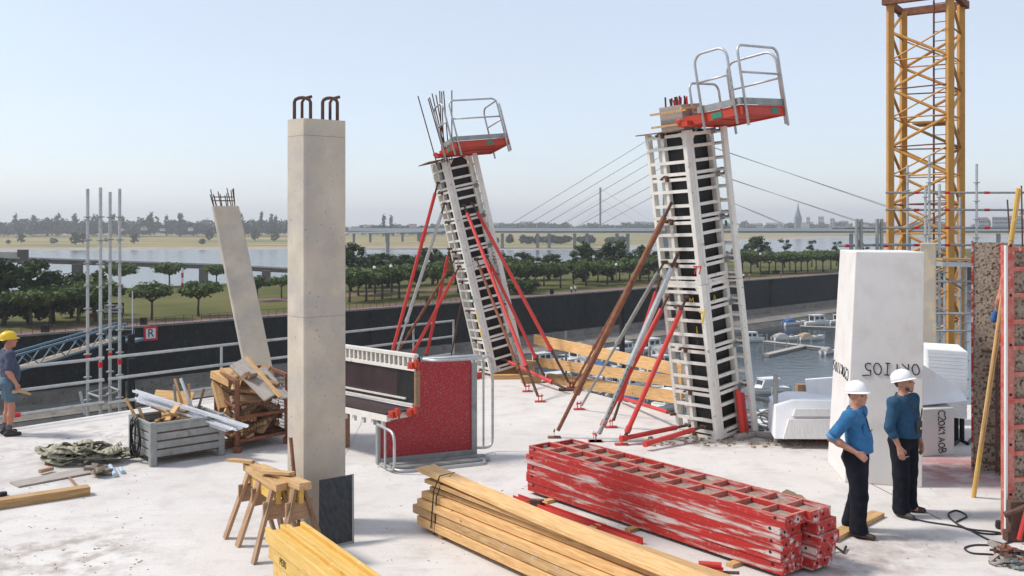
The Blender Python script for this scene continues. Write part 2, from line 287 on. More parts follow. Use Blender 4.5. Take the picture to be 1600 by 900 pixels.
# ------------------------------------------------------------ the setting
PZ = -13.35; WZ = -25.35
def deck_material():
    m = bpy.data.materials.new('pale deck concrete'); m.use_nodes = True; n = m.node_tree.nodes; l = m.node_tree.links
    b = n['Principled BSDF']; b.inputs['Roughness'].default_value = .9; b.inputs['Specular IOR Level'].default_value = .2
    ge = n.new('ShaderNodeNewGeometry')
    def nz(s, det=8, st=(1,1,1)):
        mp = n.new('ShaderNodeMapping'); mp.inputs['Scale'].default_value = st; l.new(ge.outputs['Position'], mp.inputs[0])
        t = n.new('ShaderNodeTexNoise'); t.inputs['Scale'].default_value = s; t.inputs['Detail'].default_value = det; t.inputs['Roughness'].default_value = .62; l.new(mp.outputs[0], t.inputs['Vector']); return t.outputs['Fac']
    def ramp(f, a, c, ca, cb):
        r = n.new('ShaderNodeValToRGB'); r.color_ramp.elements[0].position = a; r.color_ramp.elements[1].position = c
        r.color_ramp.elements[0].color = (*ca,1); r.color_ramp.elements[1].color = (*cb,1); l.new(f, r.inputs[0]); return r.outputs[0]
    def mix(f, a, c, mode='MIX'):
        x = n.new('ShaderNodeMix'); x.data_type = 'RGBA'; x.blend_type = mode
        if isinstance(f, float): x.inputs['Factor'].default_value = f
        else: l.new(f, x.inputs['Factor'])
        l.new(a, x.inputs['A'])
        if isinstance(c, tuple): x.inputs['B'].default_value = (*c,1)
        else: l.new(c, x.inputs['B'])
        return x.outputs['Result']
    col = ramp(nz(.35), .35, .68, (.55,.515,.475), (.66,.625,.585))
    col = mix(ramp(nz(2.3), .50, .70, (0,0,0), (.6,.6,.6)), col, (.44,.405,.37))
    col = mix(ramp(nz(5, 6, (.25,2.2,1)), .55, .72, (0,0,0), (.45,.45,.45)), col, (.43,.40,.37))
    col = mix(ramp(nz(14,4), .58, .70, (0,0,0), (.4,.4,.4)), col, (.42,.39,.36))
    col = mix(ramp(nz(55,3), .66, .72, (0,0,0), (.75,.75,.75)), col, (.24,.21,.19))
    def stain(c, r, colr, k, ns=3.0, lo=.42, hi=.62, sx=1):
        nonlocal col
        vm = n.new('ShaderNodeVectorMath'); vm.operation = 'SUBTRACT'; l.new(ge.outputs['Position'], vm.inputs[0]); vm.inputs[1].default_value = (c[0],c[1],0)
        vs = n.new('ShaderNodeVectorMath'); vs.operation = 'MULTIPLY'; l.new(vm.outputs[0], vs.inputs[0]); vs.inputs[1].default_value = (1/r, 1/(r*sx), 0)
        ln = n.new('ShaderNodeVectorMath'); ln.operation = 'LENGTH'; l.new(vs.outputs[0], ln.inputs[0])
        mr = n.new('ShaderNodeMapRange'); mr.inputs['From Min'].default_value = .45; mr.inputs['From Max'].default_value = 1; mr.inputs['To Min'].default_value = k; mr.inputs['To Max'].default_value = 0; l.new(ln.outputs['Value'], mr.inputs['Value'])
        nn = ramp(nz(ns), lo, hi, (0,0,0), (1,1,1)); mu = n.new('ShaderNodeMath'); mu.operation = 'MULTIPLY'; l.new(mr.outputs[0], mu.inputs[0]); l.new(nn, mu.inputs[1])
        col = mix(mu.outputs[0], col, colr)
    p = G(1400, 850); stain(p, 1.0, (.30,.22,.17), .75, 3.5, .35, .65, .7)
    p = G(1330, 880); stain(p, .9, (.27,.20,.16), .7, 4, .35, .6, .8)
    p = G(90, 870); stain(p, 1.3, (.30,.25,.21), .7, 3.2, .46, .62)
    p = G(60, 740); stain(p, 2.2, (.42,.38,.35), .8, 2.0, .4, .65)
    p = G(1510, 735); stain(p, 1.7, (.38,.16,.15), .85, 2.2, .34, .55, .8)
    p = G(1090, 690); stain(p, 1.4, (.30,.25,.20), .8, 4, .42, .6, .5)
    p = G(1270, 692); stain(p, 1.6, (.30,.24,.19), .7, 4, .4, .6, .5)
    p = G(150, 690); stain(p, 2.5, (.36,.32,.29), .7, 3, .48, .62, .8)
    l.new(col, b.inputs['Base Color'])
    bp = n.new('ShaderNodeBump'); bp.inputs['Strength'].default_value = .35; bp.inputs['Distance'].default_value = .02; l.new(nz(18), bp.inputs['Height']); l.new(bp.outputs[0], b.inputs['Normal'])
    return m
E0 = G(0, 672); E1 = G(335, 620); APX = V((-1.18, 25.8, 0)); E2 = V((.53, 22.8, 0)); E3 = V((4.3, 16.3, 0)); E4 = V((7.0, 19.2, 0)); E5 = V((30, 21, 0))
dl = (E1-E0).normalized()
poly = [E0-dl*14, E0, E1, APX, E2, E3, E4, E5, V((30,-10,0)), V((-20,-10,0))]
deck = MB().prism([p-V((0,0,.35)) for p in poly], (0,0,.35)).build('deck_slab', deck_material(), loc=V((0,0,0)), kind='structure')
MB().beam(G(1294,722)+V((0,0,.003)), G(1470,812)+V((0,0,.003)), .012, .004).build('deck_joint', M['seam'], deck)
MB().beam(G(575,640)+V((0,0,.003)), G(440,905)+V((0,0,.003)), .008, .004).build('deck_joint', M['column'], deck)
cen = V((2, 10, 0))
MB().prism([cen+(p-cen)*.93+V((0,0,WZ-1)) for p in poly], (0,0,-WZ+.65)).build('lower_storeys', M['column'], loc=V((0,0,0)), kind='structure')
# water
def water_material():
    m = bpy.data.materials.new('grey river water'); m.use_nodes = True; n = m.node_tree.nodes; l = m.node_tree.links; b = n['Principled BSDF']
    b.inputs['Base Color'].default_value = (.024,.034,.037,1); b.inputs['Roughness'].default_value = .16; b.inputs['Specular IOR Level'].default_value = .5
    ge = n.new('ShaderNodeNewGeometry'); t = n.new('ShaderNodeTexNoise'); t.inputs['Scale'].default_value = .55; t.inputs['Detail'].default_value = 5; l.new(ge.outputs['Position'], t.inputs['Vector'])
    bp = n.new('ShaderNodeBump'); bp.inputs['Strength'].default_value = .35; bp.inputs['Distance'].default_value = .25; l.new(t.outputs['Fac'], bp.inputs['Height']); l.new(bp.outputs[0], b.inputs['Normal']); return m
MB().quad((-9000,-200,WZ),(9000,-200,WZ),(9000,9500,WZ),(-9000,9500,WZ)).build('river_water', water_material(), loc=V((0,0,0)), kind='structure')
# quay line
Q0 = V((-75,142,0)); QD = V((.715,.699,0)).normalized(); QN = V((-QD.y, QD.x, 0))
def Q(s, off, z): return Q0+QD*s+QN*off+V((0,0,z))
S0, S1 = -260, 900
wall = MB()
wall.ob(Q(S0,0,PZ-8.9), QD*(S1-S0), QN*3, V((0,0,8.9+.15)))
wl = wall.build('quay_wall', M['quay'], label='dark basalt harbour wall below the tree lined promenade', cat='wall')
cop = MB()
cop.ob(Q(S0,-.25,PZ+.15), QD*(S1-S0), QN*1.1, V((0,0,.3)))
cop.build('coping', M['ledge'], wl)
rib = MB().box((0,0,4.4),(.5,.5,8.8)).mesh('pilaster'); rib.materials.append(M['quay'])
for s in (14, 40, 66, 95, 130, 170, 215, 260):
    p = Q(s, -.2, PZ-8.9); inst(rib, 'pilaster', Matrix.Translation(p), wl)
led = MB()
for a, bz, c, dz in ((-2.5, PZ-8.3, 1.0, PZ-8.3), (-11, WZ+1.6, -2.5, PZ-9.6), (-12.5, WZ-.4, -11, WZ+1.5)):
    led.quad(Q(S0,a,bz), Q(S1,a,bz), Q(S1,c,dz), Q(S0,c,dz))
led.quad(Q(S0,-2.5,PZ-9.6), Q(S1,-2.5,PZ-9.6), Q(S1,-2.5,PZ-8.3), Q(S0,-2.5,PZ-8.3))
led.build('quay_embankment', M['ledge'], loc=V((0,0,0)), kind='structure')
MB().quad(Q(S0,.8,PZ), Q(S1,.8,PZ), Q(S1,9,PZ), Q(S0,9,PZ)).build('promenade_pavement', M['brickpath'], loc=V((0,0,0)), kind='structure')
MB().quad(Q(S0,9,PZ-.01), Q(S1,9,PZ-.01), Q(S1,100,PZ), Q(S0,100,PZ)).build('park_lawn', M['grass'], loc=V((0,0,0)), kind='structure')
MB().quad(Q(S0,100,PZ), Q(S1,100,PZ), Q(S1,122,WZ-.5), Q(S0,122,WZ-.5)).build('river_bank', M['beach'], loc=V((0,0,0)), kind='structure')
# park path seen behind the first row
MB().quad(Q(60,34,PZ+.006), Q(150,30,PZ+.006), Q(150,38,PZ+.006), Q(60,42,PZ+.006)).build('park_path', M['brickpath'], loc=V((0,0,0)), kind='structure')
# far shore
edge = [(-900,393),(-300,393),(0,392),(250,391),(450,390),(640,390),(800,391),(930,391),(1010,386),(1100,379),(1300,372),(1700,369),(2600,367)]
mb = MB(); e = [G(a,b_,WZ) for a,b_ in edge]
b1 = [p+V((0,-6,-.6)) for p in e]; b2 = [p*1.0+V((0,p.y*.05,2.2)) for p in e]; b3 = [V((p.x*1.0, p.y*1.5, WZ+5.5)) for p in e]; b4 = [V((p.x*9000/p.y, 9000, WZ+8)) for p in e]
for i in range(len(e)-1): mb.quad(b1[i], b1[i+1], b2[i+1], b2[i])
mb.build('far_river_bank', M['beach'], loc=V((0,0,0)), kind='structure')
mb = MB()
for i in range(len(e)-1):
    mb.quad(b2[i], b2[i+1], b3[i+1], b3[i]); mb.quad(b3[i], b3[i+1], b4[i+1], b4[i])
mb.build('meadow', M['meadow'], loc=V((0,0,0)), kind='structure')

# ------------------------------------------------------------ trees
def leaves(mb, rnd, c, rad, n, size, shell=.55):
    c = V(c)
    for _ in range(n):
        d = V((rnd.gauss(0,1), rnd.gauss(0,1), rnd.gauss(0,1))).normalized(); r = shell+(1-shell)*rnd.random()
        p = c+V((d.x*rad[0], d.y*rad[1], d.z*rad[2]))*r
        a = (d+V((rnd.uniform(-1,1), rnd.uniform(-1,1), rnd.uniform(-.6,1)))*.8).normalized(); u = a.orthogonal().normalized(); v_ = a.cross(u)
        an = rnd.uniform(0, 6.28); u, v_ = u*math.cos(an)+v_*math.sin(an), v_*math.cos(an)-u*math.sin(an)
        s = size*rnd.uniform(.55, 1.25)
        mb.quad(p-u*s*.5, p+v_*s*.32, p+u*s*.5, p-v_*s*.32)
def make_tree(kind, seed):
    rnd = random.Random(seed); r = root('tree', (0,0,0), local=True)
    tr = MB(); cr = MB()
    if kind == 'plane':      # unit height 7, crown 6 wide, pollarded
        tr.path([(0,0,-.1),(.05,0,1.2),(0,.05,2.9)], [.2,.15,.13], 7)
        for k in range(6):
            an = k*1.05+rnd.random(); q = V((math.cos(an)*1.7, math.sin(an)*1.7, 4.2+rnd.uniform(-.3,.7))); tr.path([(0,0.05,2.7),(q.x*.45,q.y*.45,3.5),q], [.1,.07,.03], 5)
        for k in range(30):
            an = rnd.uniform(0,6.28); rr = math.sqrt(rnd.random())*2.5; h = 4.4+rnd.uniform(-1.2,1.2)*(1-rr/4.2)
            leaves(cr, rnd, (math.cos(an)*rr, math.sin(an)*rr, h), (rnd.uniform(.8,1.2), rnd.uniform(.8,1.2), rnd.uniform(.6,.95)), 80, .55, .2)
        lm = M['leafA']
    elif kind == 'big':      # unit height 10
        tr.path([(0,0,-.1),(.1,0,1.5),(0,.1,4.0),(.1,0,7.5)], [.32,.26,.18,.06], 7)
        for k in range(9):
            an = k*.8+rnd.random()*.5; z = 2.4+k*.5; L = 2.6-.15*k; q = V((math.cos(an)*L, math.sin(an)*L, z+1.3)); tr.path([(0.05,.05,z),(q.x*.5,q.y*.5,z+.9),q], [.12,.08,.03], 5)
        for k in range(44):
            an = rnd.uniform(0,6.28); z = rnd.uniform(1.3,9.2); mx = 3.6*math.sin(math.pi*min(1,(z-.2)/9.8))**.7; rr = math.sqrt(rnd.random())*mx
            leaves(cr, rnd, (math.cos(an)*rr, math.sin(an)*rr, z), (rnd.uniform(.7,1.25), rnd.uniform(.7,1.25), rnd.uniform(.6,1.1)), 75, .7, .2)
        lm = M['leafB']
    elif kind == 'spindly':  # unit height 9, irregular, open
        tr.path([(0,0,-.1),(.15,0,2),(-.1,.1,5),(.2,0,8)], [.2,.16,.1,.03], 6)
        for k in range(15):
            an = rnd.uniform(0,6.28); z = rnd.uniform(3,8.8); rr = rnd.uniform(.2,1.0)*(1.8 if z < 6.5 else 1.0); tr.path([(0,0,z-1),(math.cos(an)*rr,math.sin(an)*rr,z)],[.06,.02],5)
            leaves(cr, rnd, (math.cos(an)*rr, math.sin(an)*rr, z), (rnd.uniform(.5,1.0), rnd.uniform(.5,1.0), rnd.uniform(.4,.7)), 70, .5, .3)
        lm = M['leafB']
    elif kind == 'shrub':    # unit height 3
        for k in range(6):
            an = k*1.05; tr.path([(0,0,-.1),(math.cos(an)*.5,math.sin(an)*.5,1.3)],[.06,.02],5)
        for k in range(16):
            an = rnd.uniform(0,6.28); rr = math.sqrt(rnd.random())*1.5; leaves(cr, rnd, (math.cos(an)*rr, math.sin(an)*rr, rnd.uniform(.5,2.2)), (.8,.8,.7), 60, .45, .3)
        lm = M['leafB']
    t = tr.build('trunk', M['bark'], r, smooth=True); c = cr.build('crown', lm, r)
    return r
protos = {k: [make_tree(k, 10+i+7*len(k)) for i in range(n)] for k, n in (('plane',4),('big',3),('spindly',2),('shrub',2))}
used = set(); UH = {'plane':6.6,'big':10.2,'spindly':9.4,'shrub':2.9}
def tree(kind, px, base, top, Wf=1.0, label='', group=None, z=PZ, name=None):
    """stand a tree on the ground seen at (px,base); its height from where its top shows"""
    p = G(px, base, z); h = (base-top)*p.y/F
    pr = random.choice(protos[kind])
    if pr.as_pointer() in used: o = copy_tree(pr)
    else: o = pr; used.add(pr.as_pointer())
    o.location = p; s = h/UH[kind]; o.scale = (s*Wf*1.18, s*Wf*1.18, s); o.rotation_euler = (0,0,random.uniform(0,6.28))
    o.name = name or ({'plane':'plane_tree','big':'dark_tree','spindly':'slender_tree','shrub':'shrub'}[kind])
    tag(o, label, 'tree' if kind != 'shrub' else 'shrub', group); return o
gA = 'clipped plane trees along the promenade'; lA = 'clipped plane tree with flat round crown in the promenade row'
for px, b_, t_ in ((237,499,434),(310,494,431)):
    tree('plane', px, b_, t_, 1.0, 'lone clipped plane tree on open lawn left of the leaning concrete pillar', 'pair of plane trees on the lawn')
for px, b_, t_ in ((188,452,405),(265,448,404),(338,446,408)):
    tree('plane', px, b_, t_, 1.05, 'clipped plane tree at the river edge under the low viaduct', 'plane trees at the river edge')
for px, b_, t_ in ((402,470,426),(440,466,424)):
    tree('plane', px, b_, t_, .95, 'clipped plane tree between leaning pillar and tall straight pillar', 'plane trees between the two pillars')
for px, b_, t_ in ((546,472,412),(572,470,410),(597,467,407),(624,466,404),(652,464,404),(684,462,402),(716,458,402),(748,460,401),(776,458,402),(803,455,402),(826,452,402),(876,450,403),(916,447,401),(949,445,400),(984,442,397),(1014,440,395),(1040,440,396)):
    tree('plane', px, b_, t_, 1.0, lA+' between the two form columns' if px > 760 else lA+' behind the farther form column', gA)
for px, b_, t_ in ((1120,432,386),(1150,431,385),(1173,428,388),(1202,428,389),(1223,427,388),(1243,427,389),(1262,426,388),(1286,425,387),(1310,424,386),(1470,418,384)):
    tree('plane', px, b_, t_, 1.05, 'clipped plane tree in the row right of the nearer form column', 'plane trees right of the nearer form column')
for px, b_, t_ in ((560,462,414),(586,459,412),(612,457,410),(640,456,408),(836,446,406),(850,446,407),(896,444,404),(934,441,402),(968,439,399),(1000,438,398),(1134,427,388),(1160,426,388),(1188,424,389),(1212,424,389),(1234,423,388),(1252,423,388),(1275,422,387),(1298,421,386)):
    tree('plane', px, b_, t_, 1.05, 'clipped plane tree in the second row closer to the river', 'second row of plane trees')
gB = 'darker trees behind the plane trees'
for px, b_, t_, wf in ((548,455,374,.9),(578,450,394,1.3),(606,448,392,1.5),(640,446,395,1.5),(676,444,384,1.1),(712,444,392,1.4),(790,440,393,1.4),(822,438,391,1.4),(858,437,394,1.5)):
    tree('big', px, b_, t_, wf, 'dark bushy tree behind the plane row beside the farther form column', gB)
for px, b_, t_, wf in ((912,440,374,1.0),(957,438,372,1.1),(1000,434,380,1.1),(1030,432,385,1.2)):
    tree('big', px, b_, t_, wf, 'tall dark tree rising behind the plane row between the form columns', 'tall dark trees between the form columns')
tree('big', 1184, 418, 366, 1.0, 'broad dark tree rising above the row right of the nearer form column', gB)
for px, b_, t_ in ((1226,418,371),(1268,417,373),(1307,416,375),(1345,416,373)):
    tree('spindly', px, b_, t_, 1.1, 'slender open tree poking above the row right of the nearer form column', 'slender trees above the right row')
for px, b_, t_, wf in ((6,508,396,1.0),(45,506,398,.95),(-40,506,392,1.1),(84,503,418,1.0),(112,496,420,1.0),(146,492,420,.9)):
    tree('big', px, b_, t_, wf, 'dark dense tree in the clump beyond the harbour wall at far left', 'dark trees in the left clump')
for px, b_, t_ in ((48,511,442),(78,508,440),(150,502,428),(122,505,436)):
    tree('plane', px, b_, t_, 1.1, 'clipped plane tree in front of the dark left clump', 'plane trees before the dark clump')
for px, b_, t_ in ((822,459,432),(812,460,436)):
    tree('shrub', px, b_, t_, 1.1, 'dark rounded shrub on the lawn beside the farther form column', 'shrubs by the form column')
for px, b_, t_ in ((1196,429,421),(1213,428,421)):
    tree('shrub', px, b_, t_, 1.3, 'low green shrub under the row right of the nearer form column', 'low shrubs under the right row')
# meadow trees on the far shore
for px, b_, t_, wf in ((13,381,374,1.5),(33,380,363,.9),(84,381,371,1.5),(118,382,361,1.1),(130,381,362,1.0),(166,378,371,1.3),(210,381,363,.9),(316,382,372,1.4),(327,376,360,1.0),(399,376,358,.95),(429,377,359,.95)):
    tree('big', px, b_, t_, wf, 'lone grey green tree standing on the straw meadow across the river', 'trees dotted over the meadow', z=WZ+4.5, name='meadow_tree')
for k in protos:
    for p_ in protos[k]:
        if p_.get('label'): continue
        for ch in list(p_.children): bpy.data.objects.remove(ch)
        bpy.data.objects.remove(p_)
# far wood: one mass
rnd = random.Random(3); fw = MB()
def far_clump(px, Y, base, h, wdt, pop=False):
    p = D(px, base, Y)
    n = 46 if pop else 60
    for k in range(3 if not pop else 4):
        if pop: c = p+V((rnd.uniform(-.1,.1)*wdt, 0, h*(.2+.22*k))); rad = (wdt*.5*(1-.15*k), wdt*.5, h*.2)
        else: c = p+V((rnd.uniform(-.35,.35)*wdt, rnd.uniform(-.2,.2)*wdt, h*rnd.uniform(.35,.62))); rad = (wdt*rnd.uniform(.3,.5), wdt*.4, h*rnd.uniform(.28,.4))
        leaves(fw, rnd, c, rad, n, 8.0 if not pop else 5.0, .1)
for k in range(230):
    px = rnd.uniform(-150, 470); Y = rnd.uniform(1750, 1950); far_clump(px, Y, 368, rnd.uniform(24,38), rnd.uniform(24,40))
for k in range(80): far_clump(rnd.uniform(530, 760), rnd.uniform(1850,2100), 366, rnd.uniform(12,24), rnd.uniform(18,30))
for px in (23,52,88,92,116,118,148,152,176,190,232,236,260,280,283,374,378,408,424,430,600,612): far_clump(px, 1760, 369, rnd.uniform(36,44), rnd.uniform(11,16), True)
for k in range(110): far_clump(rnd.uniform(690, 1130), rnd.uniform(2300,2900), 361, rnd.uniform(14,26), rnd.uniform(25,50))
for k in range(90): far_clump(rnd.uniform(1120, 1700), rnd.uniform(2600,3000), 359, rnd.uniform(14,28), rnd.uniform(25,50))
for k in range(26): far_clump(rnd.uniform(760, 1010), 1250, 379, rnd.uniform(6,11), rnd.uniform(8,16))
fw.build('far_wood', M['leafC'], loc=V((0,0,0)), label='hazy belt of distant trees along the far shore', cat='wood', kind='stuff')

# ------------------------------------------------------------ houses, church, skyline across the river
def house(px, base, wpx, hpx, Y, label, name='house', roofh=.5, group=None, cat='house', wins=True):
    p = D(px, base, Y); W_ = wpx*Y/F; H_ = hpx*Y/F; dp = max(W_*.7, 8); r = root(name, p, label, cat, group)
    MB().box((p.x,p.y,p.z+H_/2),(W_,dp,H_)).build('wall', M['house'], r)
    if roofh:
        MB().prism([(p.x-W_*.54,p.y-dp*.55,p.z+H_),(p.x-W_*.54,p.y+dp*.55,p.z+H_),(p.x-W_*.54,p.y,p.z+H_*(1+roofh))],(W_*1.08,0,0)).build('roof', M['roof'], r)
    if wins:
        n = max(2,int(wpx/3)); rows = max(1,int(hpx/5)); wm = MB().box((0,0,0),(W_/n*.5,.3,H_/rows*.45)).mesh('window'); wm.materials.append(M['window'])
        for i in range(n):
            for j in range(rows): inst(wm, 'window', Matrix.Translation((p.x-W_/2+W_*(i+.5)/n, p.y-dp/2-.05, p.z+H_*(j+.5)/rows)), r)
    return r
for px, b_, w_, h_ in ((225,360,8,4),(254,361,7,3),(298,361,7,4),(190,361,6,3)): house(px, b_, w_, h_, 1740, 'small white gabled house half hidden in the far trees at left', group='houses in the far trees', wins=False)
for px, b_, w_, h_ in ((556,362,12,6),(576,361,15,7),(600,361,13,6),(624,361,15,6),(645,361,11,8),(660,361,10,6)): house(px, b_, w_, h_, 1950, 'pale house in the village row above the bridge ramp', group='village houses above the ramp', roofh=.4)
for px, b_, w_, h_ in ((775,357,20,9),(800,357,26,8),(822,357,20,11),(1000,357,20,11),(1020,357,26,10),(1050,357,20,9)): house(px, b_, w_, h_, 2700, 'hazy office block on the skyline behind the cable bridge', 'office_block', 0, 'office blocks behind the bridge', 'building')
for px, b_, w_, h_ in ((1180,356,18,7),(1206,356,24,8),(1262,357,6,18),(1282,357,9,19),(1300,357,7,16),(1318,357,12,12),(1345,357,20,10),(1222,357,14,6),(1160,357,14,6)): house(px, b_, w_, h_, 2700, 'pale city block on the skyline beside the church spire', 'city_block', 0, 'city blocks beside the spire', 'building')
for px, b_, w_, h_ in ((1534,357,16,14),(1560,357,30,18),(1585,357,18,16),(1606,357,20,22)): house(px, b_, w_, h_, 1500, 'white riverside building with rows of windows behind the scaffold tower', 'riverside_building', 0 if w_ == 30 else .25, 'riverside buildings behind the scaffold', 'building')
house(322, 360, 10, 8, 1800, 'large grey gabled hall behind the top of the leaning pillar', roofh=1.1, wins=False)
p = D(1247, 357, 2500); r = root('church', p, 'slender dark church spire on the hazy skyline', 'church')
MB().box((p.x,p.y,p.z+15),(15,15,30)).build('tower', M['spire'], r)
MB().lathe([(9,30),(5,42),(2.2,55),(.3,68)], p, 8).build('spire', M['spire'], r)
MB().box((p.x+16,p.y,p.z+7),(22,16,14)).build('nave', M['house'], r)

# ------------------------------------------------------------ cable bridge
BY = 1100.0; bz = D(0,358,BY).z
r = root('cable_stayed_bridge', D(1040,385,BY), 'long pale cable stayed bridge crossing the river', 'bridge')
X0 = D(546,0,BY).x; X1 = D(2100,0,BY).x
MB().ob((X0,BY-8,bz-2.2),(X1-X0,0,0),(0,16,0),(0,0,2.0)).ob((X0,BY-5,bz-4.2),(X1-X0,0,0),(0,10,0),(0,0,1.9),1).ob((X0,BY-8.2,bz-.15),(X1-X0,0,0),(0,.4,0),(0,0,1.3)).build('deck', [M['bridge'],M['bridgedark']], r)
ptop = D(1040,200,BY).z
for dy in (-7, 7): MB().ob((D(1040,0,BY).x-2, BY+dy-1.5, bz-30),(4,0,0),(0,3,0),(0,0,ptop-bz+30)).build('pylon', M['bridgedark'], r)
PX = D(1040,0,BY).x
for a, yy in ((785,202),(812,222),(839,240),(866,258),(893,278),(925,296)): 
    for dy in (-7,): MB().tube((PX,BY+dy,D(0,yy,BY).z),(D(a,0,BY).x,BY+dy,bz),.30,5).build('cable', M['cable'], r)
for a, yy in ((1490,205),(1377,246),(1243,273)):
    for dy in (-7,7): MB().tube((PX,BY+dy,D(0,yy,BY).z+dy*.25),(D(a,0,BY).x,BY+dy,bz),.30,5).build('cable', M['cable'], r)
pm = MB().box((0,0,0),(3.6,3,24)).mesh('pier'); pm.materials.append(M['bridgedark'])
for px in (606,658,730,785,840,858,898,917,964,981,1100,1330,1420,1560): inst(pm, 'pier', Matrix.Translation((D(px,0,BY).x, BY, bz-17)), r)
lm = MB().tube((0,0,0),(0,0,9),.2,5).mesh('lamp_post'); lm.materials.append(M['bridge'])
for px in (760,838,892,960,1165,1222,1300,1362,1440): inst(lm, 'lamp_post', Matrix.Translation((D(px,0,BY).x, BY-6, bz)), r)
# lower slip road joining the bridge from the left
r = root('bridge_ramp', D(600,372,1000), 'low pale slip road ramp joining the cable bridge', 'bridge')
a, b_ = D(540,364,1000), D(690,361,1040)
MB().beam(a, b_, 7, 1.6).build('deck', M['bridge'], r)
for k in range(6):
    q = a.lerp(b_, (k+.5)/6); MB().box((q.x,q.y,q.z-5.5),(2.2,2.2,10)).build('pier', M['bridgedark'], r)
# far second pylon
p = D(938,357,1900); r = root('far_bridge_pylon', p, 'thin grey pylon of a more distant cable bridge', 'pylon')
hh = (357-293)*1900/F; MB().box((p.x,p.y,p.z+hh/2),(3.6,3.6,hh)).build('mast', M['bridgedark'], r)
for k in range(3):
    for s in (-1,1): MB().tube((p.x,p.y,p.z+hh*(.97-.24*k)),(p.x+s*(120-32*k),p.y,p.z+2),.22,4).build('cable', M['cable'], r)
# dark viaduct at left
r = root('viaduct', D(121,440,290), 'dark low viaduct curving along the river bank at left', 'bridge')
pts = [(-220,399),(-60,402),(45,404),(173,408.5),(338,414),(470,421)]; P = [D(a,b_,290+i*6) for i,(a,b_) in enumerate(pts)]
mb = MB()
for i in range(len(P)-1): mb.beam(P[i]+V((0,0,-.6)), P[i+1]+V((0,0,-.6)), 6, 1.3)
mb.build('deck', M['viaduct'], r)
mb = MB()
for i in range(len(P)-1): mb.beam(P[i]+V((0,-2.9,.3)), P[i+1]+V((0,-2.9,.3)), .2, .5)
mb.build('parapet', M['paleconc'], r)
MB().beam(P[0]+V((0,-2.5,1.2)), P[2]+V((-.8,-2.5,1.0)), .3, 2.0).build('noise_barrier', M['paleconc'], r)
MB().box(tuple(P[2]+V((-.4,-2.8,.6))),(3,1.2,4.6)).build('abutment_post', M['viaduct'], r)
for px, y0 in ((121,411),(318,417),(416,421),(-60,405)):
    q = D(px,y0,292); MB().box((q.x,q.y,q.z-3.6),(2.6 if px<200 else 2.2,2,6.6)).build('pier', M['viaduct'], r)
# ------------------------------------------------------------ harbour: boats, jetties, gangway, signs
def hull_mesh(L, B, H):
    mb = MB(); n = 9; rows = []
    for i in range(n):
        t = i/(n-1); x = -L/2+L*t
        wd = B/2*(1-max(0,(t-.45)/.55)**2.2)*(.88+.12*min(1,t*4)); wd = max(wd,.03); sh = H*(.82+.3*t*t); k = wd*.72*(1-.5*max(0,t-.6))
        rows.append([(x,-wd,sh),(x,-wd*.96,sh*.55),(x-.1*t,-k,.02),(x,0,-.25),(x-.1*t,k,.02),(x,wd*.96,sh*.55),(x,wd,sh)])
    for r_ in rows: mb.v += [V(p) for p in r_]
    for i in range(n-1):
        for j in range(6):
            a = i*7+j; mb.f.append((a,a+1,a+8,a+7)); mb.m.append(0)
        mb.f.append((i*7+6,i*7,i*7+7,i*7+13)); mb.m.append(1)
    mb.f.append((0,6,5,4,3,2,1)); mb.m.append(0)
    return mb
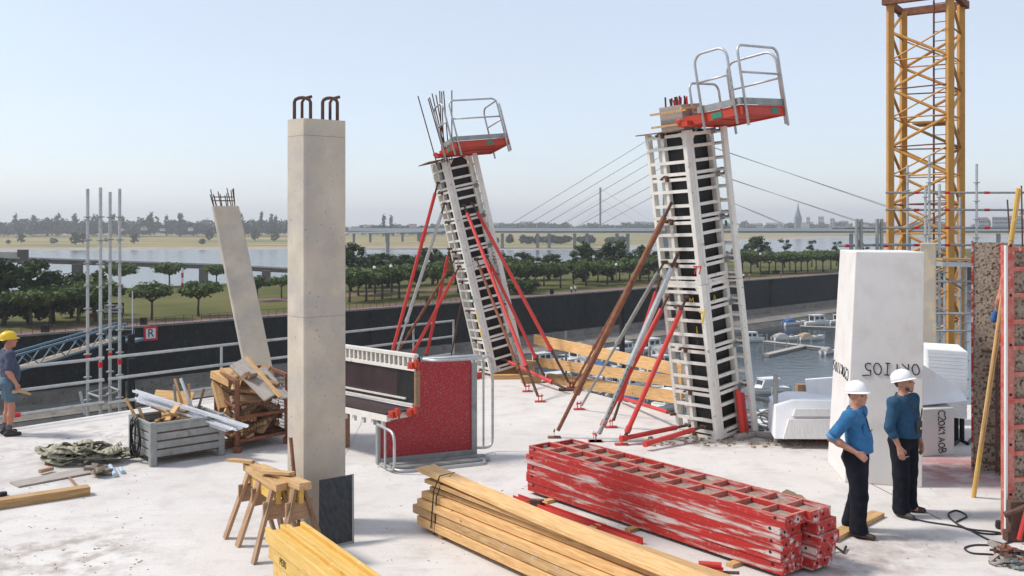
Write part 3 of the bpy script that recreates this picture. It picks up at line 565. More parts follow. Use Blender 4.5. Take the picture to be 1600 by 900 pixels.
def boat(kind, px, py, deg, L, label, group=None):
    p = G(px, py, WZ); L *= 1.2; B = L*.34; H = L*.13; r = root('motor_boat', p, label, 'boat', group, local=True); r.rotation_euler = (0,0,math.radians(deg))
    h = hull_mesh(L,B,H).build('hull', [M['boatwhite'], M['boatwhite']], r, smooth=False)
    MB().path([(-L/2,-B*.46,H*.86),(0,-B*.5,H*.9),(L*.3,-B*.36,H*1.02),(L*.49,0,H*1.12),(L*.3,B*.36,H*1.02),(0,B*.5,H*.9),(-L/2,B*.46,H*.86)],.06,5).build('rub_rail', M['boatgrey'], r)
    MB().box((-L*.53,0,H*.5),(L*.05,.35,H*1.1)).build('outboard_motor', M['boathull'], r)
    if kind == 'cabin':
        c = MB(); zb = H*.9; zt = zb+L*.2; x0,x1 = -L*.18,L*.2; wb,wt = B*.40,B*.34
        pts = lambda x,w_,z: [(x,-w_,z),(x,w_,z)]
        c.prism([(x0,-wb,zb),(x1+L*.08,-wb,zb),(x1,-wt,zt),(x0,-wt,zt)],(0,2*wb,0)); cb = c.build('cabin', M['boatwhite'], r, bevel=.05)
        MB().box(((x0+x1)/2-.1,0,zt+.06),((x1-x0)*1.15,wb*2.1,.1)).build('cabin_roof', M['boatwhite'], r, bevel=.04)
        for s in (-1,1):
            for k in range(2): MB().box((x0+(x1-x0)*(.28+.46*k), s*(wb+.005), zb+(zt-zb)*.6),((x1-x0)*.33,.03,(zt-zb)*.45)).build('window', M['glass'], r)
        MB().ob((x1+L*.045,-wb*.8,zb+(zt-zb)*.40),(0,wb*1.6,0),(-L*.036,0,(zt-zb)*.45),(.04,0,.02)).build('windscreen', M['glass'], r)
        MB().box((x0-.02,0,zb+(zt-zb)*.5),(.04,wb*1.5,(zt-zb)*.7)).build('cabin_door', M['glass'], r)
        mb = MB(); mb.path([(L*.15,-B*.4,H+.1),(L*.15,-B*.4,H+.6),(L*.45,-.1,H*1.15+.6),(L*.45,.1,H*1.15+.6),(L*.15,B*.4,H+.6),(L*.15,B*.4,H+.1)],.03,5); mb.build('bow_rail', M['galv'], r)
    else:
        cm = M[kind]; c = MB(); n = 8; base = 0
        for i in range(n+1):
            t = i/n; x = -L*.46+L*.62*t; wd = B*.47*(1-max(0,(t-.6)/.4)*.25); ht = H*.9+L*.13*math.sin(math.pi*min(1,t*1.15+.12))**.6*(1 if t < .85 else .6)
            for q in (-1,-.72,0,.72,1): c.v.append(V((x, wd*q, H*.86 if abs(q)==1 else ht-(.12*L*.3 if q else 0))))
        for i in range(n):
            for j in range(4): a = i*5+j; c.f.append((a,a+5,a+6,a+1)); c.m.append(0)
        c.f.append((0,1,2,3,4)); c.m.append(0); e = n*5; c.f.append((e+4,e+3,e+2,e+1,e)); c.m.append(0)
        c.build('cover', cm, r)
        MB().ob((L*.16,-B*.32,H),(0,B*.64,0),(-L*.05,0,L*.075),(.04,0,.02)).build('windscreen', M['glass'], r)
        MB().box((L*.28,0,H*1.02),(L*.2,B*.36,.16)).build('foredeck_hatch', M['boatwhite'], r, bevel=.04)
    return r
boat('cabin', 1201, 614, 200, 6.6, 'white cabin cruiser with dark windows on open water right of the nearer form column')
boat('boatblue', 1242, 508, 25, 7.2, 'white motor boat with bright blue cover at the farther jetty')
boat('cabin', 1276, 508, 20, 7.6, 'pale cabin boat moored beside the boat with blue cover')
boat('boatgrey', 1231, 532, 15, 6.8, 'white motor boat with grey canvas cover at the nearer jetty')
boat('boattan', 1268, 531, 20, 6.6, 'white motor boat with tan canvas cover at the nearer jetty')
boat('cabin', 1172, 534, 8, 6.2, 'white cabin boat with dark red hull bottom behind the form column edge')
boat('boatgrey', 1298, 552, 40, 5.5, 'small covered boat at the edge of the foam column')
boat('boatgrey', 1230, 668, 50, 5.5, 'white boat bow showing behind the foam blocks')
boat('cabin', 1312, 505, 20, 6.5, 'pale cabin boat half hidden by the foam column')
mid = [('boatblue',858,549,170),('cabin',884,542,175),('boatgrey',915,547,168),('boatblue',952,581,172),('cabin',975,553,175),('cabin',1016,550,170),('boatgrey',1042,553,172),('boatblue',900,585,172),('cabin',930,598,170),('boatgrey',985,592,172),('boattan',1020,598,175),('cabin',872,610,165),('boatblue',1010,628,170),('boatgrey',960,622,168),('cabin',1040,640,172),('boatgrey',1170,655,150),('cabin',1185,690,160),('cabin',846,572,170),('cabin',905,566,172),('boatgrey',932,568,168),('cabin',958,566,175),('boatblue',990,570,172),('cabin',1030,578,170),('cabin',948,612,172),('boatgrey',920,632,170),('cabin',985,612,174),('cabin',1055,618,172),('cabin',890,632,168),('boatblue',1046,592,170)]
nm = {'boatblue':'blue covered','boatgrey':'grey covered','boattan':'tan covered','cabin':'white cabin'}
for k, px, py, dg in mid: boat(k, px, py, dg-130, 7.0+(px%3)*.5, nm[k]+' boat in the crowded marina beyond the plank guard rail', 'boats packed in the marina')
def jetty(p0, p1, w_, label):
    a, b_ = G(*p0, WZ), G(*p1, WZ); L = (b_-a).length; r = root('jetty', a, label, 'jetty')
    n = min(24, max(6, int(L/1.5))); dv = (b_-a)/n; xn = dv.normalized(); yn = V((-xn.y,xn.x,0))
    pm = MB().box((dv.length/2,0,.5),(dv.length*.95,w_,.12)).mesh('plank'); pm.materials.append(M['jetty'])
    for i in range(n): inst(pm, 'plank', frame(a+dv*i, a+dv*(i+1)), r)
    MB().beam(a+V((0,0,.15)), b_+V((0,0,.15)), w_*.8, .5).build('float', M['boathull'], r)
    for i in range(0, n+1, 4):
        q = a+dv*i+yn*w_*.5; MB().tube(q+V((0,0,-1)), q+V((0,0,2.2)), .12, 6).build('pile', M['galvdull'], r)
jetty((1197,557),(1256,543),1.6,'short jetty finger pointing at the open water')
jetty((1195,536),(1310,549),1.8,'long pale jetty behind the covered boats')
jetty((1250,512),(1320,515),1.8,'farther pale jetty near the quay wall')
jetty((835,556),(1060,566),2.0,'marina jetty behind the plank guard rail, nearest the quay wall')
jetty((840,592),(1060,611),2.0,'marina jetty behind the plank guard rail, middle of three')
jetty((850,628),(1065,655),2.0,'marina jetty behind the plank guard rail, closest to the building')
for px, y0, y1, Y in ((972,455,545,190),(205,522,600,146),(190,525,615,146),(205,560,640,140)):
    a = D(px,y0,Y); MB().tube((a.x,a.y,WZ-1), a, .55, 10).build('mooring_pile', M['quay'], label='dark steel mooring pile standing in the harbour'+(' behind the props' if px > 500 else ' beside the gangway'), cat='pile', group='mooring piles '+('right' if px > 500 else 'left'))
# gangway
a, b_ = D(-60,603,128), D(190,527,150); r = root('gangway', b_, 'blue grey lattice gangway sloping down the dark harbour wall', 'gangway')
xd = (b_-a); side = V((xd.y,-xd.x,0)).normalized()*1.1; up = V((0,0,2.2)); N_ = 12
for s in (-1,1):
    MB().beam(a+side*s, b_+side*s, .28, .28).build('bottom_chord', M['gangway'], r); MB().beam(a+side*s+up, b_+side*s+up, .28, .28).build('top_chord', M['gangway'], r)
    for i in range(N_):
        q0 = a+xd*(i/N_)+side*s; q1 = a+xd*((i+1)/N_)+side*s
        if i%2: MB().beam(q0, q1+up, .14, .14).build('brace', M['gangway'], r)
        else: MB().beam(q0+up, q1, .14, .14).build('brace', M['gangway'], r)
MB().ob(a-side*.95+V((0,0,.1)), xd, side*1.9, V((0,0,.08))).build('walkway', M['boattan'], r)
pl = D(196,519,152); r = root('landing_stage', pl, 'small railed landing platform at the head of the gangway', 'platform')
MB().box((pl.x,pl.y,pl.z-1.3),(4.4,4,.4)).build('platform', M['gangway'], r)
for dx in (-2.2,0,2.2): MB().tube((pl.x+dx,pl.y-2,pl.z-1.3),(pl.x+dx,pl.y-2,pl.z+.6),.08,5).build('post', M['gangway'], r)
for dz in (-.4,.6): MB().tube((pl.x-2.2,pl.y-2,pl.z+dz),(pl.x+2.2,pl.y-2,pl.z+dz),.08,5).build('rail', M['gangway'], r)
def text_mesh(s, size, mat_, name='lettering', ext=.004):
    c = bpy.data.curves.new(name, 'FONT'); c.body = s; c.size = size; c.extrude = ext; c.align_x = 'CENTER'; c.align_y = 'CENTER'
    o = bpy.data.objects.new(name, c); C.objects.link(o); dg = bpy.context.evaluated_depsgraph_get(); me = bpy.data.meshes.new_from_object(o.evaluated_get(dg)); bpy.data.objects.remove(o)
    me.materials.clear(); me.materials.append(mat_); return me
def put_text(s, size, mat_, p, right, upv, parent, off=.006):
    x = V(right).normalized(); y = V(upv).normalized(); z = x.cross(y).normalized(); y = z.cross(x)
    Mx = Matrix((x,y,z)).transposed().to_4x4(); Mx.translation = V(p)+z*off
    return inst(text_mesh(s,size,mat_), 'lettering', Mx, parent)
# R sign on the wall, facing out along -QN
kq = (233-800)/F; sq = (kq*Q0.y-Q0.x)/(QD.x-kq*QD.y); s0 = Q(sq, -.6, 0); s0.z = CAMH-(521-HOR)*s0.y/F; r = root('harbour_sign', s0, 'square red framed white sign with black letter on the dark quay wall', 'sign')
wS = 2.3; rt = QD
MB().ob(s0-rt*wS/2-V((0,0,wS/2)), rt*wS, QN*.1, V((0,0,wS))).build('frame', M['redband'], r)
MB().ob(s0-rt*.8-V((0,0,.8))-QN*.03, rt*1.6, QN*.02, V((0,0,1.6))).build('panel', M['paper'], r)
put_text('R', 1.9, M['ink'], s0-QN*.04, rt, (0,0,1), r, .02)
# notice board beside the standards
s0 = D(177,482,172); r = root('notice_board', s0-V((0,0,3)), 'white notice board with black frame on the promenade', 'sign')
MB().box(tuple(s0),(3.8,.1,2.0)).build('frame', M['ink'], r); MB().box(tuple(s0+V((0,-.07,0))),(3.3,.06,1.5)).build('panel', M['paper'], r)
for k, (dx,w_) in enumerate(((-.1,2.6),(.2,2.0))): MB().box(tuple(s0+V((dx,-.12,.3-.6*k))),(w_,.03,.22)).build('text_bar', M['ink'], r)
for dx in (-1.6,1.6): MB().tube(s0+V((dx,.1,-3.2)), s0+V((dx,.1,1)), .07, 5).build('post', M['ink'], r)
# red/white river beacon, white flagpole
p = G(285,449,PZ); r = root('beacon_post', p, 'red and white striped beacon post at the river edge', 'post')
for k in range(4): MB().tube(p+V((0,0,k*1.3)), p+V((0,0,(k+1)*1.3)), .3, 8).build('band', M['redband'] if k%2 == 0 else M['paper'], r)
MB().tube(D(207,525,150), D(207,455,150), .08, 6).build('mast', M['paper'], label='thin white mast rising at the end of the gangway landing', cat='mast')
p = D(145,497,176); MB().box((p.x,p.y,p.z),(1.8,.3,1.8)).build('red_board', M['redband'], label='small dull red board among the trees left of the notice board', cat='board')
# promenade railing (left part can be told apart)
r = root('promenade_railing', Q(0,.9,PZ), 'thin dark iron railing on top of the quay wall', 'railing')
pm = MB().box((0,0,.6),(.07,.07,1.2)).mesh('post'); pm.materials.append(M['rustdark'])
for k in range(75): inst(pm, 'post', Matrix.Translation(Q(-20+k*1.6,.6,PZ+.4)), r)
for z in (.75,1.55): MB().beam(Q(-20,.6,PZ+z), Q(100,.6,PZ+z), .06, .06).build('rail', M['rustdark'], r)
pm = MB().box((0,0,.8),(.9,.9,1.6)).mesh('pillar'); pm.materials.append(M['quay'])
for px, py in ((104,531),(250,516),(591,470),(827,460)):
    s = (G(px,py,PZ)-Q0).dot(QD); inst(pm, 'bollard', Matrix.Translation(Q(s,1.4,PZ)), None, label='dark block bollard on the edge of the quay wall', cat='bollard', group='block bollards on the quay')
# lamp posts in the park
for px, b_, t_ in ((585,472,420),(611,470,418),(963,449,415),(1188,432,398)):
    p = G(px,b_,PZ); h = (b_-t_)*p.y/F; r = root('park_lamp', p, 'slim dark park lamp post on the lawn edge', 'lamp', 'park lamps')
    MB().tube(p, p+V((0,0,h)), .09, 6).build('pole', M['rustdark'], r); MB().lathe([(.1,0),(.35,.1),(.3,.5),(.05,.65)], p+V((0,0,h)), 8).build('lamp_head', M['paper'], r)

# ------------------------------------------------------------ tower crane
def ring(p, r, h, n=8): return MB().lathe([(r,-h/2),(r,h/2)], p, n)
CY = 33.0; base = -26.0
FL = D(1391,0,CY); FL.z = 0; e1 = V((1.56,-1.09,0)); e2 = V((1.09,1.56,0)); cr = root('tower_crane_mast', FL+e1/2+e2/2+V((0,0,base)), 'ochre yellow lattice tower crane mast rising out of frame', 'crane')
ct = 11.28
corn = [FL, FL+e1, FL+e1+e2, FL+e2]
for k, c in enumerate(corn): MB().ob(c+V((-.1,-.1,base)),(.2,0,0),(0,.2,0),(0,0,ct-base)).build('leg', M['crane'], cr)
per = 1.98; k0 = -6
for fi in range(4):
    a, b_ = corn[fi], corn[(fi+1)%4]; inn = (corn[0]+corn[2])/2
    for k in range(k0, 6):
        z0 = k*per+.35+(per/2 if fi%2 else 0); zm = z0+per/2; z1 = z0+per
        if z1 > ct: continue
        MB().tube(a+V((0,0,z0)), b_+V((0,0,zm)), .05, 6).build('brace', M['crane'], cr); MB().tube(b_+V((0,0,zm)), a+V((0,0,z1)), .05, 6).build('brace', M['crane'], cr)
        MB().tube(a+V((0,0,z0)), b_+V((0,0,z0+.05)), .026, 5).build('horizontal', M['crane' if fi%2 else 'rust'], cr)
        MB().tube(a+V((0,0,zm)), b_+V((0,0,zm+.02)), .026, 5).build('horizontal', M['rust' if fi%2 else 'crane'], cr)
        if fi%2 == 0: MB().tube(a+V((0,0,zm)), b_+V((0,0,z1)), .03, 5).build('brace', M['crane'], cr)
pt = D(0,8,CY).z
for k,(o_,a_) in enumerate(((corn[0]-e1*.12-e2*.12, e1*1.24),(corn[3]-e1*.12+e2*.04, e1*1.24))): MB().ob(o_+V((0,0,pt)), a_, e2*.1, V((0,0,.26))).build('collar_beam', M['rust'], cr)
for k,(o_,a_) in enumerate(((corn[0]-e1*.1, e2*1.0),(corn[1]+e1*.02, e2*1.0))): MB().ob(o_+V((0,0,pt+.02)), a_, e1*.09, V((0,0,.22))).build('collar_beam', M['rust'], cr)
for z in (-2.2, 7.1): MB().ob(corn[0]+e1*.3+e2*.35+V((0,0,z)), e1*.6, e2*.6, V((0,0,.05))).build('rest_platform', M['crane'], cr)
lad = corn[0]+e1*.78+e2*.3
for s in (-.2,.2): MB().beam(lad+e1.normalized()*s+V((0,0,base)), lad+e1.normalized()*s+V((0,0,ct)), .05, .05).build('ladder_rail', M['rust'], cr)
rg = MB().beam(-e1.normalized()*.2, e1.normalized()*.2, .025, .025).mesh('ladder_rung'); rg.materials.append(M['rust'])
for k in range(34): inst(rg, 'ladder_rung', Matrix.Translation(lad+V((0,0,.6+k*.32))), cr)
MB().tube(lad+V((.25,0,base)), lad+V((.25,0,ct)), .035, 6).build('power_cable', M['black'], cr)

# ------------------------------------------------------------ scaffolds and guard rails
ros = None
def standard(r, p, z0, z1, step=.5, bands=()):
    global ros
    MB().tube(V((p.x,p.y,z0)), V((p.x,p.y,z1)), .034, 8).build('standard', M['galv'], r)
    if ros is None:
        ros = MB().lathe([(.034,-.014),(.085,-.011),(.085,.011),(.034,.014)], (0,0,0), 10).mesh('rosette'); ros.materials.append(M['galvdull'])
    z = z0+.3
    while z < z1-.2:
        inst(ros, 'rosette', Matrix.Translation((p.x,p.y,z)), r); z += step
    for b in bands: MB().tube(V((p.x,p.y,b-.06)), V((p.x,p.y,b+.06)), .043, 8).build('red_band', M['redband'], r)
r = root('scaffold_tower', D(160,640,21.2)*1.0, 'four slim galvanised scaffold standards rising past the deck edge', 'scaffold')
for px, yt, Y, bd in ((137,295,21.0,558),(157,293,20.5,570),(172,300,21.8,555),(187,295,21.3,565)):
    p = D(px,yt,Y); standard(r, p, -4, p.z, .5, (D(px,bd,Y).z,))
q = [D(137,0,21.0),D(157,0,20.5),D(172,0,21.8),D(187,0,21.3)]
for i, j in ((0,1),(1,3),(3,2),(2,0)):
    for z in (-.05,-2): MB().tube(V((q[i].x,q[i].y,z)), V((q[j].x,q[j].y,z)), .024, 6).build('ledger', M['galvdull'], r)
MB().tube(D(125,612,20.5), D(133,648,20.5), .03, 8).build('brace', M['galv'], r)
# left edge guard rail
outn = V((-dl.y, dl.x, 0))*.22
def guard(name, pts, heights, label, postz=-.6, ends=True, posts=None, top=1.06, bands=()):
    r = root(name, pts[0], label, 'guard rail')
    for h in heights:
        for i in range(len(pts)-1): MB().tube(pts[i]+V((0,0,h)), pts[i+1]+V((0,0,h)), .031, 8).build('rail', M['galv'], r)
    for p in (posts or pts): MB().tube(p+V((0,.03,postz)), p+V((0,.03,top)), .028, 8).build('post', M['galv'], r)
    for p in bands: MB().tube(p-dl*.08, p+dl*.08, .044, 8).build('red_band', M['redband'], r)
    return r
gl0 = E0+outn-dl*3; gl1 = E0+outn+dl*2.0
guard('guard_rail', [gl0, gl1], (.18,.62,1.04), 'three galvanised guard rails along the left deck edge beside the worker in yellow helmet', posts=[gl0], bands=[E0+outn+dl*.35+V((0,0,.18))])
gl2 = E0+outn+dl*2.1; gl3 = E1+outn; gl4 = APX+V((-.4,.1,0))
guard('guard_rail', [gl2, gl3, gl4], (.15,.62,1.04), 'galvanised guard rail behind the grey bin and the leaning pillar', posts=[gl3+dl*.3, gl3+dl*3.2, gl3+dl*6, gl4])
# plank guard rail on the right edge
rd = (E3-E2).normalized(); ro = V((-rd.y, rd.x, 0))*.25
r = root('plank_guard_rail', E2+ro, 'three pale timber planks forming a guard rail above the marina', 'guard rail')
for (x0,y0),(x1,y1),w_ in (((835,530),(1066,579),.24),((843,566),(1066,597),.22),((858,591),(1066,622),.24)):
    plank('plank', D(x0,y0,23.0), D(x1,y1,18.3), .045, w_, M['wood'], parent=r)
for t_ in (.8,2.3,3.9,5.4): 
    p = E2+ro*1.5+rd*t_; MB().tube(p+V((0,0,-1.2)), p+V((0,0,1.15)), .03, 8).build('post', M['galvdull'], r)
# scaffold walkway below the right edge
r = root('edge_scaffold', E2+ro*6+V((0,0,-3)), 'galvanised scaffold tubes sticking out below the plank guard rail', 'scaffold')
for k in range(6):
    p = E2+ro*4.2+rd*(k*1.25+.4); MB().tube(p+V((0,0,-5)), p+V((0,0,.15+.25*(k%3))), .03, 6).build('standard', M['galv'], r)
for o_, z in ((4.2,-.35),(4.2,.05),(6.5,-.8),(6.5,-.25)): MB().tube(E2+ro*o_+V((0,0,z)), E2+ro*o_+rd*8+V((0,0,z)), .03, 6).build('ledger', M['galv'], r)
for k in range(5):
    p = E2+rd*(k*1.5+.9); MB().tube(p+ro*1+V((0,0,-.5)), p+ro*7+V((0,0,-.3)), .03, 6).build('transom', M['galvdull'], r)
for k in range(3): plank('scaffold_board', E2+ro*(5.0+k*.9)+rd*.6+V((0,0,-.75)), E2+ro*(5.0+k*.9)+rd*7.5+V((0,0,-.75)), .2, .05, M['greywood'], parent=r)
# right-hand scaffold round the crane
SY = 26.0; r = root('scaffold_tower', D(1480,540,SY), 'tall galvanised scaffold in front of the crane mast', 'scaffold')
def sx(px,py,Y=SY): return D(px,py,Y)
for px, yt, yb, Y in ((1526,256,620,26),(1452,242,620,26),(1418,258,620,27),(1476,400,620,25.5),(1509,400,640,25.5),(1500,308,620,27),(1468,288,560,25.6),(1446,292,560,25.6)):
    a = sx(px,yt,Y); b_ = sx(px,yb,Y); standard(r, a, b_.z, a.z, .5)
for yy, x0, x1 in ((301,1384,1640),(328,1384,1640),(356,1384,1640),(383,1384,1640)):
    MB().tube(sx(x0,yy,26.1), sx(x1,yy,26.1), .03, 7).build('ledger', M['galvdull'], r)
    for bx in (1432,1480,1542): MB().tube(sx(bx,yy,26.1)-V((.07,0,0)), sx(bx,yy,26.1)+V((.07,0,0)), .038, 7).build('red_band', M['redband'], r)
for yy in (413,440,490,517): MB().tube(sx(1462,yy,25.4), sx(1540,yy,25.4), .03, 7).build('ledger', M['galv'], r)
plank('scaffold_board', sx(1466,405,25.3), sx(1535,406,25.3), .5, .06, M['wood'], parent=r)
MB().beam(sx(1466,412,25.2), sx(1540,414,25.2), .5, .12).build('steel_deck', M['galv'], r)
MB().tube(sx(1470,430,25.8), sx(1535,470,25.8), .03, 7).build('brace', M['galvdull'], r)
r = root('scaffold_post_pair', D(1345,395,22), 'pair of grey double scaffold posts behind the foam column', 'scaffold')
for px in (1342,1374):
    for dx in (-.05,.05): MB().tube(D(px,342,22)+V((dx,0,0)), D(px,470,22)+V((dx,0,0)), .04, 8).build('post', M['galvdull'], r)
MB().tube(D(1310,384,22.1), D(1420,382,22.1), .03, 7).build('ledger', M['galvdull'], r); MB().tube(D(1300,356,22.1), D(1420,356,22.1), .03, 7).build('ledger', M['galvdull'], r)
for bx in (1324,1384): MB().tube(D(bx,384,22.1)-V((.05,0,0)), D(bx,384,22.1)+V((.05,0,0)), .038, 7).build('red_band', M['redband'], r)
# ------------------------------------------------------------ concrete pillars
c0 = V((-2.44,11.28,0)); cl = V((-2.715,11.575,0)); crt = c0+V((.43,.36,0)); cb = cl+crt-c0
H1 = 4.905
def rough_top(mb, pts, z, rnd):
    pass
r = root('straight_pillar', (c0+cb)/2, 'tall straight pale concrete pillar with rusty steel hooks on top', 'pillar')
ring_ = [c0, crt, cb, cl]
# column shaft with chamfered edges and a slightly uneven top
def shaft(ring_, z0, z1, ch=.018, lean=V((0,0,0)), uneven=0, seed=1, top_scale=1.0, nsub=1):
    mb = MB(); rnd = random.Random(seed); pts = []
    k = len(ring_); cen_ = sum(ring_, V((0,0,0)))/k
    for i in range(k):
        p = ring_[i]; a = (ring_[i-1]-p).normalized(); b = (ring_[(i+1)%k]-p).normalized()
        pts += [p+a*ch, p+b*ch]
    n = len(pts)
    for lv, z in ((0,z0),(1,z1)):
        for p in pts:
            q = p if lv == 0 else cen_+(p-cen_)*top_scale+lean
            mb.v.append(V((q.x,q.y,z+(rnd.uniform(-uneven,uneven*.4) if lv else 0))))
    for i in range(n): mb.f.append((i,(i+1)%n,n+(i+1)%n,n+i)); mb.m.append(0)
    mb.f.append(tuple(reversed(range(n)))); mb.m.append(0); mb.f.append(tuple(range(n,2*n))); mb.m.append(0)
    me = mb.mesh('t'); bm = bmesh.new(); bm.from_mesh(me); bmesh.ops.recalc_face_normals(bm, faces=bm.faces); bm.to_mesh(me); bm.free()
    mb.v = [v.co.copy() for v in me.vertices]; mb.f = [tuple(p.vertices) for p in me.polygons]; mb.m = [0]*len(mb.f); return mb
zj = [0, CAMH-(497-HOR)*11.28/F, CAMH-(211-HOR)*11.28/F, H1]
for i in range(3): shaft(ring_, zj[i]+(.004 if i else 0), zj[i+1], uneven=.012 if i == 2 else 0, seed=4).build('shaft', M['column'], r)
for z in zj[1:3]:
    cc = (c0+cb)/2; shaft([cc+(p-cc)*.985 for p in ring_], z-.012, z+.016, ch=.02).build('joint', M['seam'], r)
# rusty hooks
ex = (crt-c0).normalized(); ey = (cl-c0).normalized()
def hook(parent, base, d, w_, h, mat_):
    pts = [base+V((0,0,-.1)), base+V((0,0,h*.8))]+[base+d*(w_*(1-math.cos(t))/2)+V((0,0,h*.8+math.sin(t)*h*.2)) for t in [math.pi*k/6 for k in range(1,6)]]+[base+d*w_+V((0,0,h*.8)), base+d*w_+V((0,0,-.1))]
    MB().path(pts, .021, 8).build('rebar_hook', mat_, parent, smooth=True)
def tpx(px, dy): 
    t = (px-447)/(540-447); q = cl.lerp(crt, t); return q+(c0-cb).normalized()*dy+V((0,0,H1))
for pa_, pb_ in ((460,484),(504,526)):
    q0, q1 = tpx(pa_,.02), tpx(pb_,.0); hook(r, q0, (q1-q0).normalized(), (q1-q0).length, .27, M['rustdark'])
    q0 = tpx(pa_+8,-.05); MB().path([q0+V((0,0,-.1)), q0+V((0,0,.22)), q0+V((.03,.0,.27)), q0+V((.12,.0,.29))], .019, 7).build('rebar', M['rustdark'], r, smooth=True)
# leaning pillar
PY = 20.1
bl, br_ = D(392,622,PY), D(436,622,PY); bl.z = br_.z = 0
back = V((-.16,.42,0)); r = root('leaning_pillar', (bl+br_)/2+back/2, 'slanting pale concrete pillar with short rebar behind the mesh crate', 'pillar')
tl = D(331,322,PY); lean = V((tl.x-bl.x,0,0)); zt = tl.z
rg4 = [bl, br_, br_+back, bl+back]
zs = [0, 2.2, zt]
shaft(rg4, 0, zt, lean=lean, top_scale=.93, uneven=.01).build('shaft', M['column'], r)
lv = V((lean.x,0,zt)).normalized()
ctop = sum(rg4,V((0,0,0)))/4+lean+V((0,0,zt))
rnd = random.Random(5)
for k in range(12):
    an = k/12*2*math.pi; q = ctop+V((math.cos(an)*.22, math.sin(an)*.17, -.1)); MB().tube(q, q+V((lv.x*.4+rnd.uniform(-.04,.04),rnd.uniform(-.04,.04),rnd.uniform(.32,.5))), .011, 5).build('rebar', M['rustdark'], r)
for dz in (.12,.2):
    MB().path([ctop+lv*dz+V((math.cos(a)*.23,math.sin(a)*.18,0)) for a in [2*math.pi*k/12 for k in range(12)]], .008, 5, closed=True).build('stirrup', M['rustdark'], r)

# ------------------------------------------------------------ form columns
def gusset(mb, o, a, b, nrm, t=.01): mb.prism([o, o+a, o+b], nrm*t)
def form_column(N, ang, lean, Ht, label, W=.92, c=.5):
    u = V((-math.sin(ang), math.cos(ang), 0)); v = V((math.cos(ang), math.sin(ang), 0)); a = V((*lean,1)).normalized()
    u = (u-a*u.dot(a)).normalized(); v = (v-a*v.dot(a)-u*v.dot(u)).normalized(); dp = .115
    P = lambda uu,vv,h: N+u*uu+v*vv+a*h
    r = root('column_formwork', N, label, 'formwork')
    # four panels: origin at h=0, width dir, outward normal, total width, plywood range
    panels = [(P(0,dp,0), u, -v, W, .085, .56, (0,W-.07,.52)),
              (P(dp,dp+.004,0), v, -u, c+.1, .06, c+.03, (0,c+.03)),
              (P(c+dp+.1,dp+.11+c,0), -u, v, W, .085, .56, (0,W-.07,.52)),
              (P(dp+.02+c,dp+c+.1,0), -v, u, c+.1, .06, c+.03, (0,c+.03))]
    hs = []; h = .045; k = 0
    while h < Ht-.04:
        hs.append((h, k%3 == 0)); h += .245; k += 1
    jt = Ht*.505
    for pi_, (o, e, n_, w_, p0, p1, rails) in enumerate(panels):
        pan = MB().ob(o+e*p0-n_*.02, e*(p1-p0), n_*.021, a*Ht).build('panel', M['ply'], r)
        for rl in rails:
            wd = .085 if rl in (0,) and pi_ in (0,) else .065
            for z0, z1 in ((0,jt-.003),(jt+.003,Ht)): MB().ob(o+e*rl+a*z0, e*wd, n_*dp*(1 if rl in (0,rails[1]) else .8), a*(z1-z0)).build('rail', M['white'], pan, bevel=.006)
        rbm = MB().ob(V((0,0,0)), e*(w_-.14), n_*dp*.9, a*.03).ob(n_*dp*.86, e*(w_-.14), n_*dp*.08, a*.055).mesh('rib'); rbm.materials.append(M['white'])
        for hh, dbl in hs:
            for q in ((hh,) if not dbl else (hh-.045,hh+.045)):
                if 0 <= q < Ht-.03: inst(rbm, 'rib', Matrix.Translation(o+e*.07+a*q+n_*.003), pan)
        for hh, sg in ((jt-.03,-1),(jt+.03,1),(Ht-.03,-1),(.03,1)):
            for gx, gd in ((.08,.1),(w_-.07,-.1)):
                mb = MB(); gusset(mb, o+e*gx+a*hh+n_*dp*.8, e*gd, a*.12*sg, n_); mb.build('gusset', M['white'], pan)
        for hh in (jt-.045, jt+.012): inst(rbm, 'rib', Matrix.Translation(o+e*.07+a*hh+n_*.004), pan)
    # clamps at the doubled ribs
    for hh, dbl in hs:
        if not dbl: continue
        q = P(.02,dp+c+.075,hh); mb = MB(); mb.ob(q-v*.04-a*.05-u*.05, v*.1, u*.1, a*.1); mb.tube(q-u*.09-v*.05, q-u*.09+v*.12, .018, 6); mb.path([q-u*.1+v*.1, q-u*.1+v*.1+a*.09, q-u*.1+v*.02+a*.1], .014, 6)
        mb.build('clamp', M['galvdull'], r)
        q = P(.5,-.01,hh); mb = MB(); mb.path([q+u*.1, q+u*.1-v*.06+a*.01, q-v*.06+a*.06, q-u*.08-v*.06+a*.05], .013, 6); mb.ob(q-u*.03-v*.02-a*.04, u*.06, v*.04, a*.08); mb.build('clamp', M['rustdark'], r)
    return r, P, u, v, a
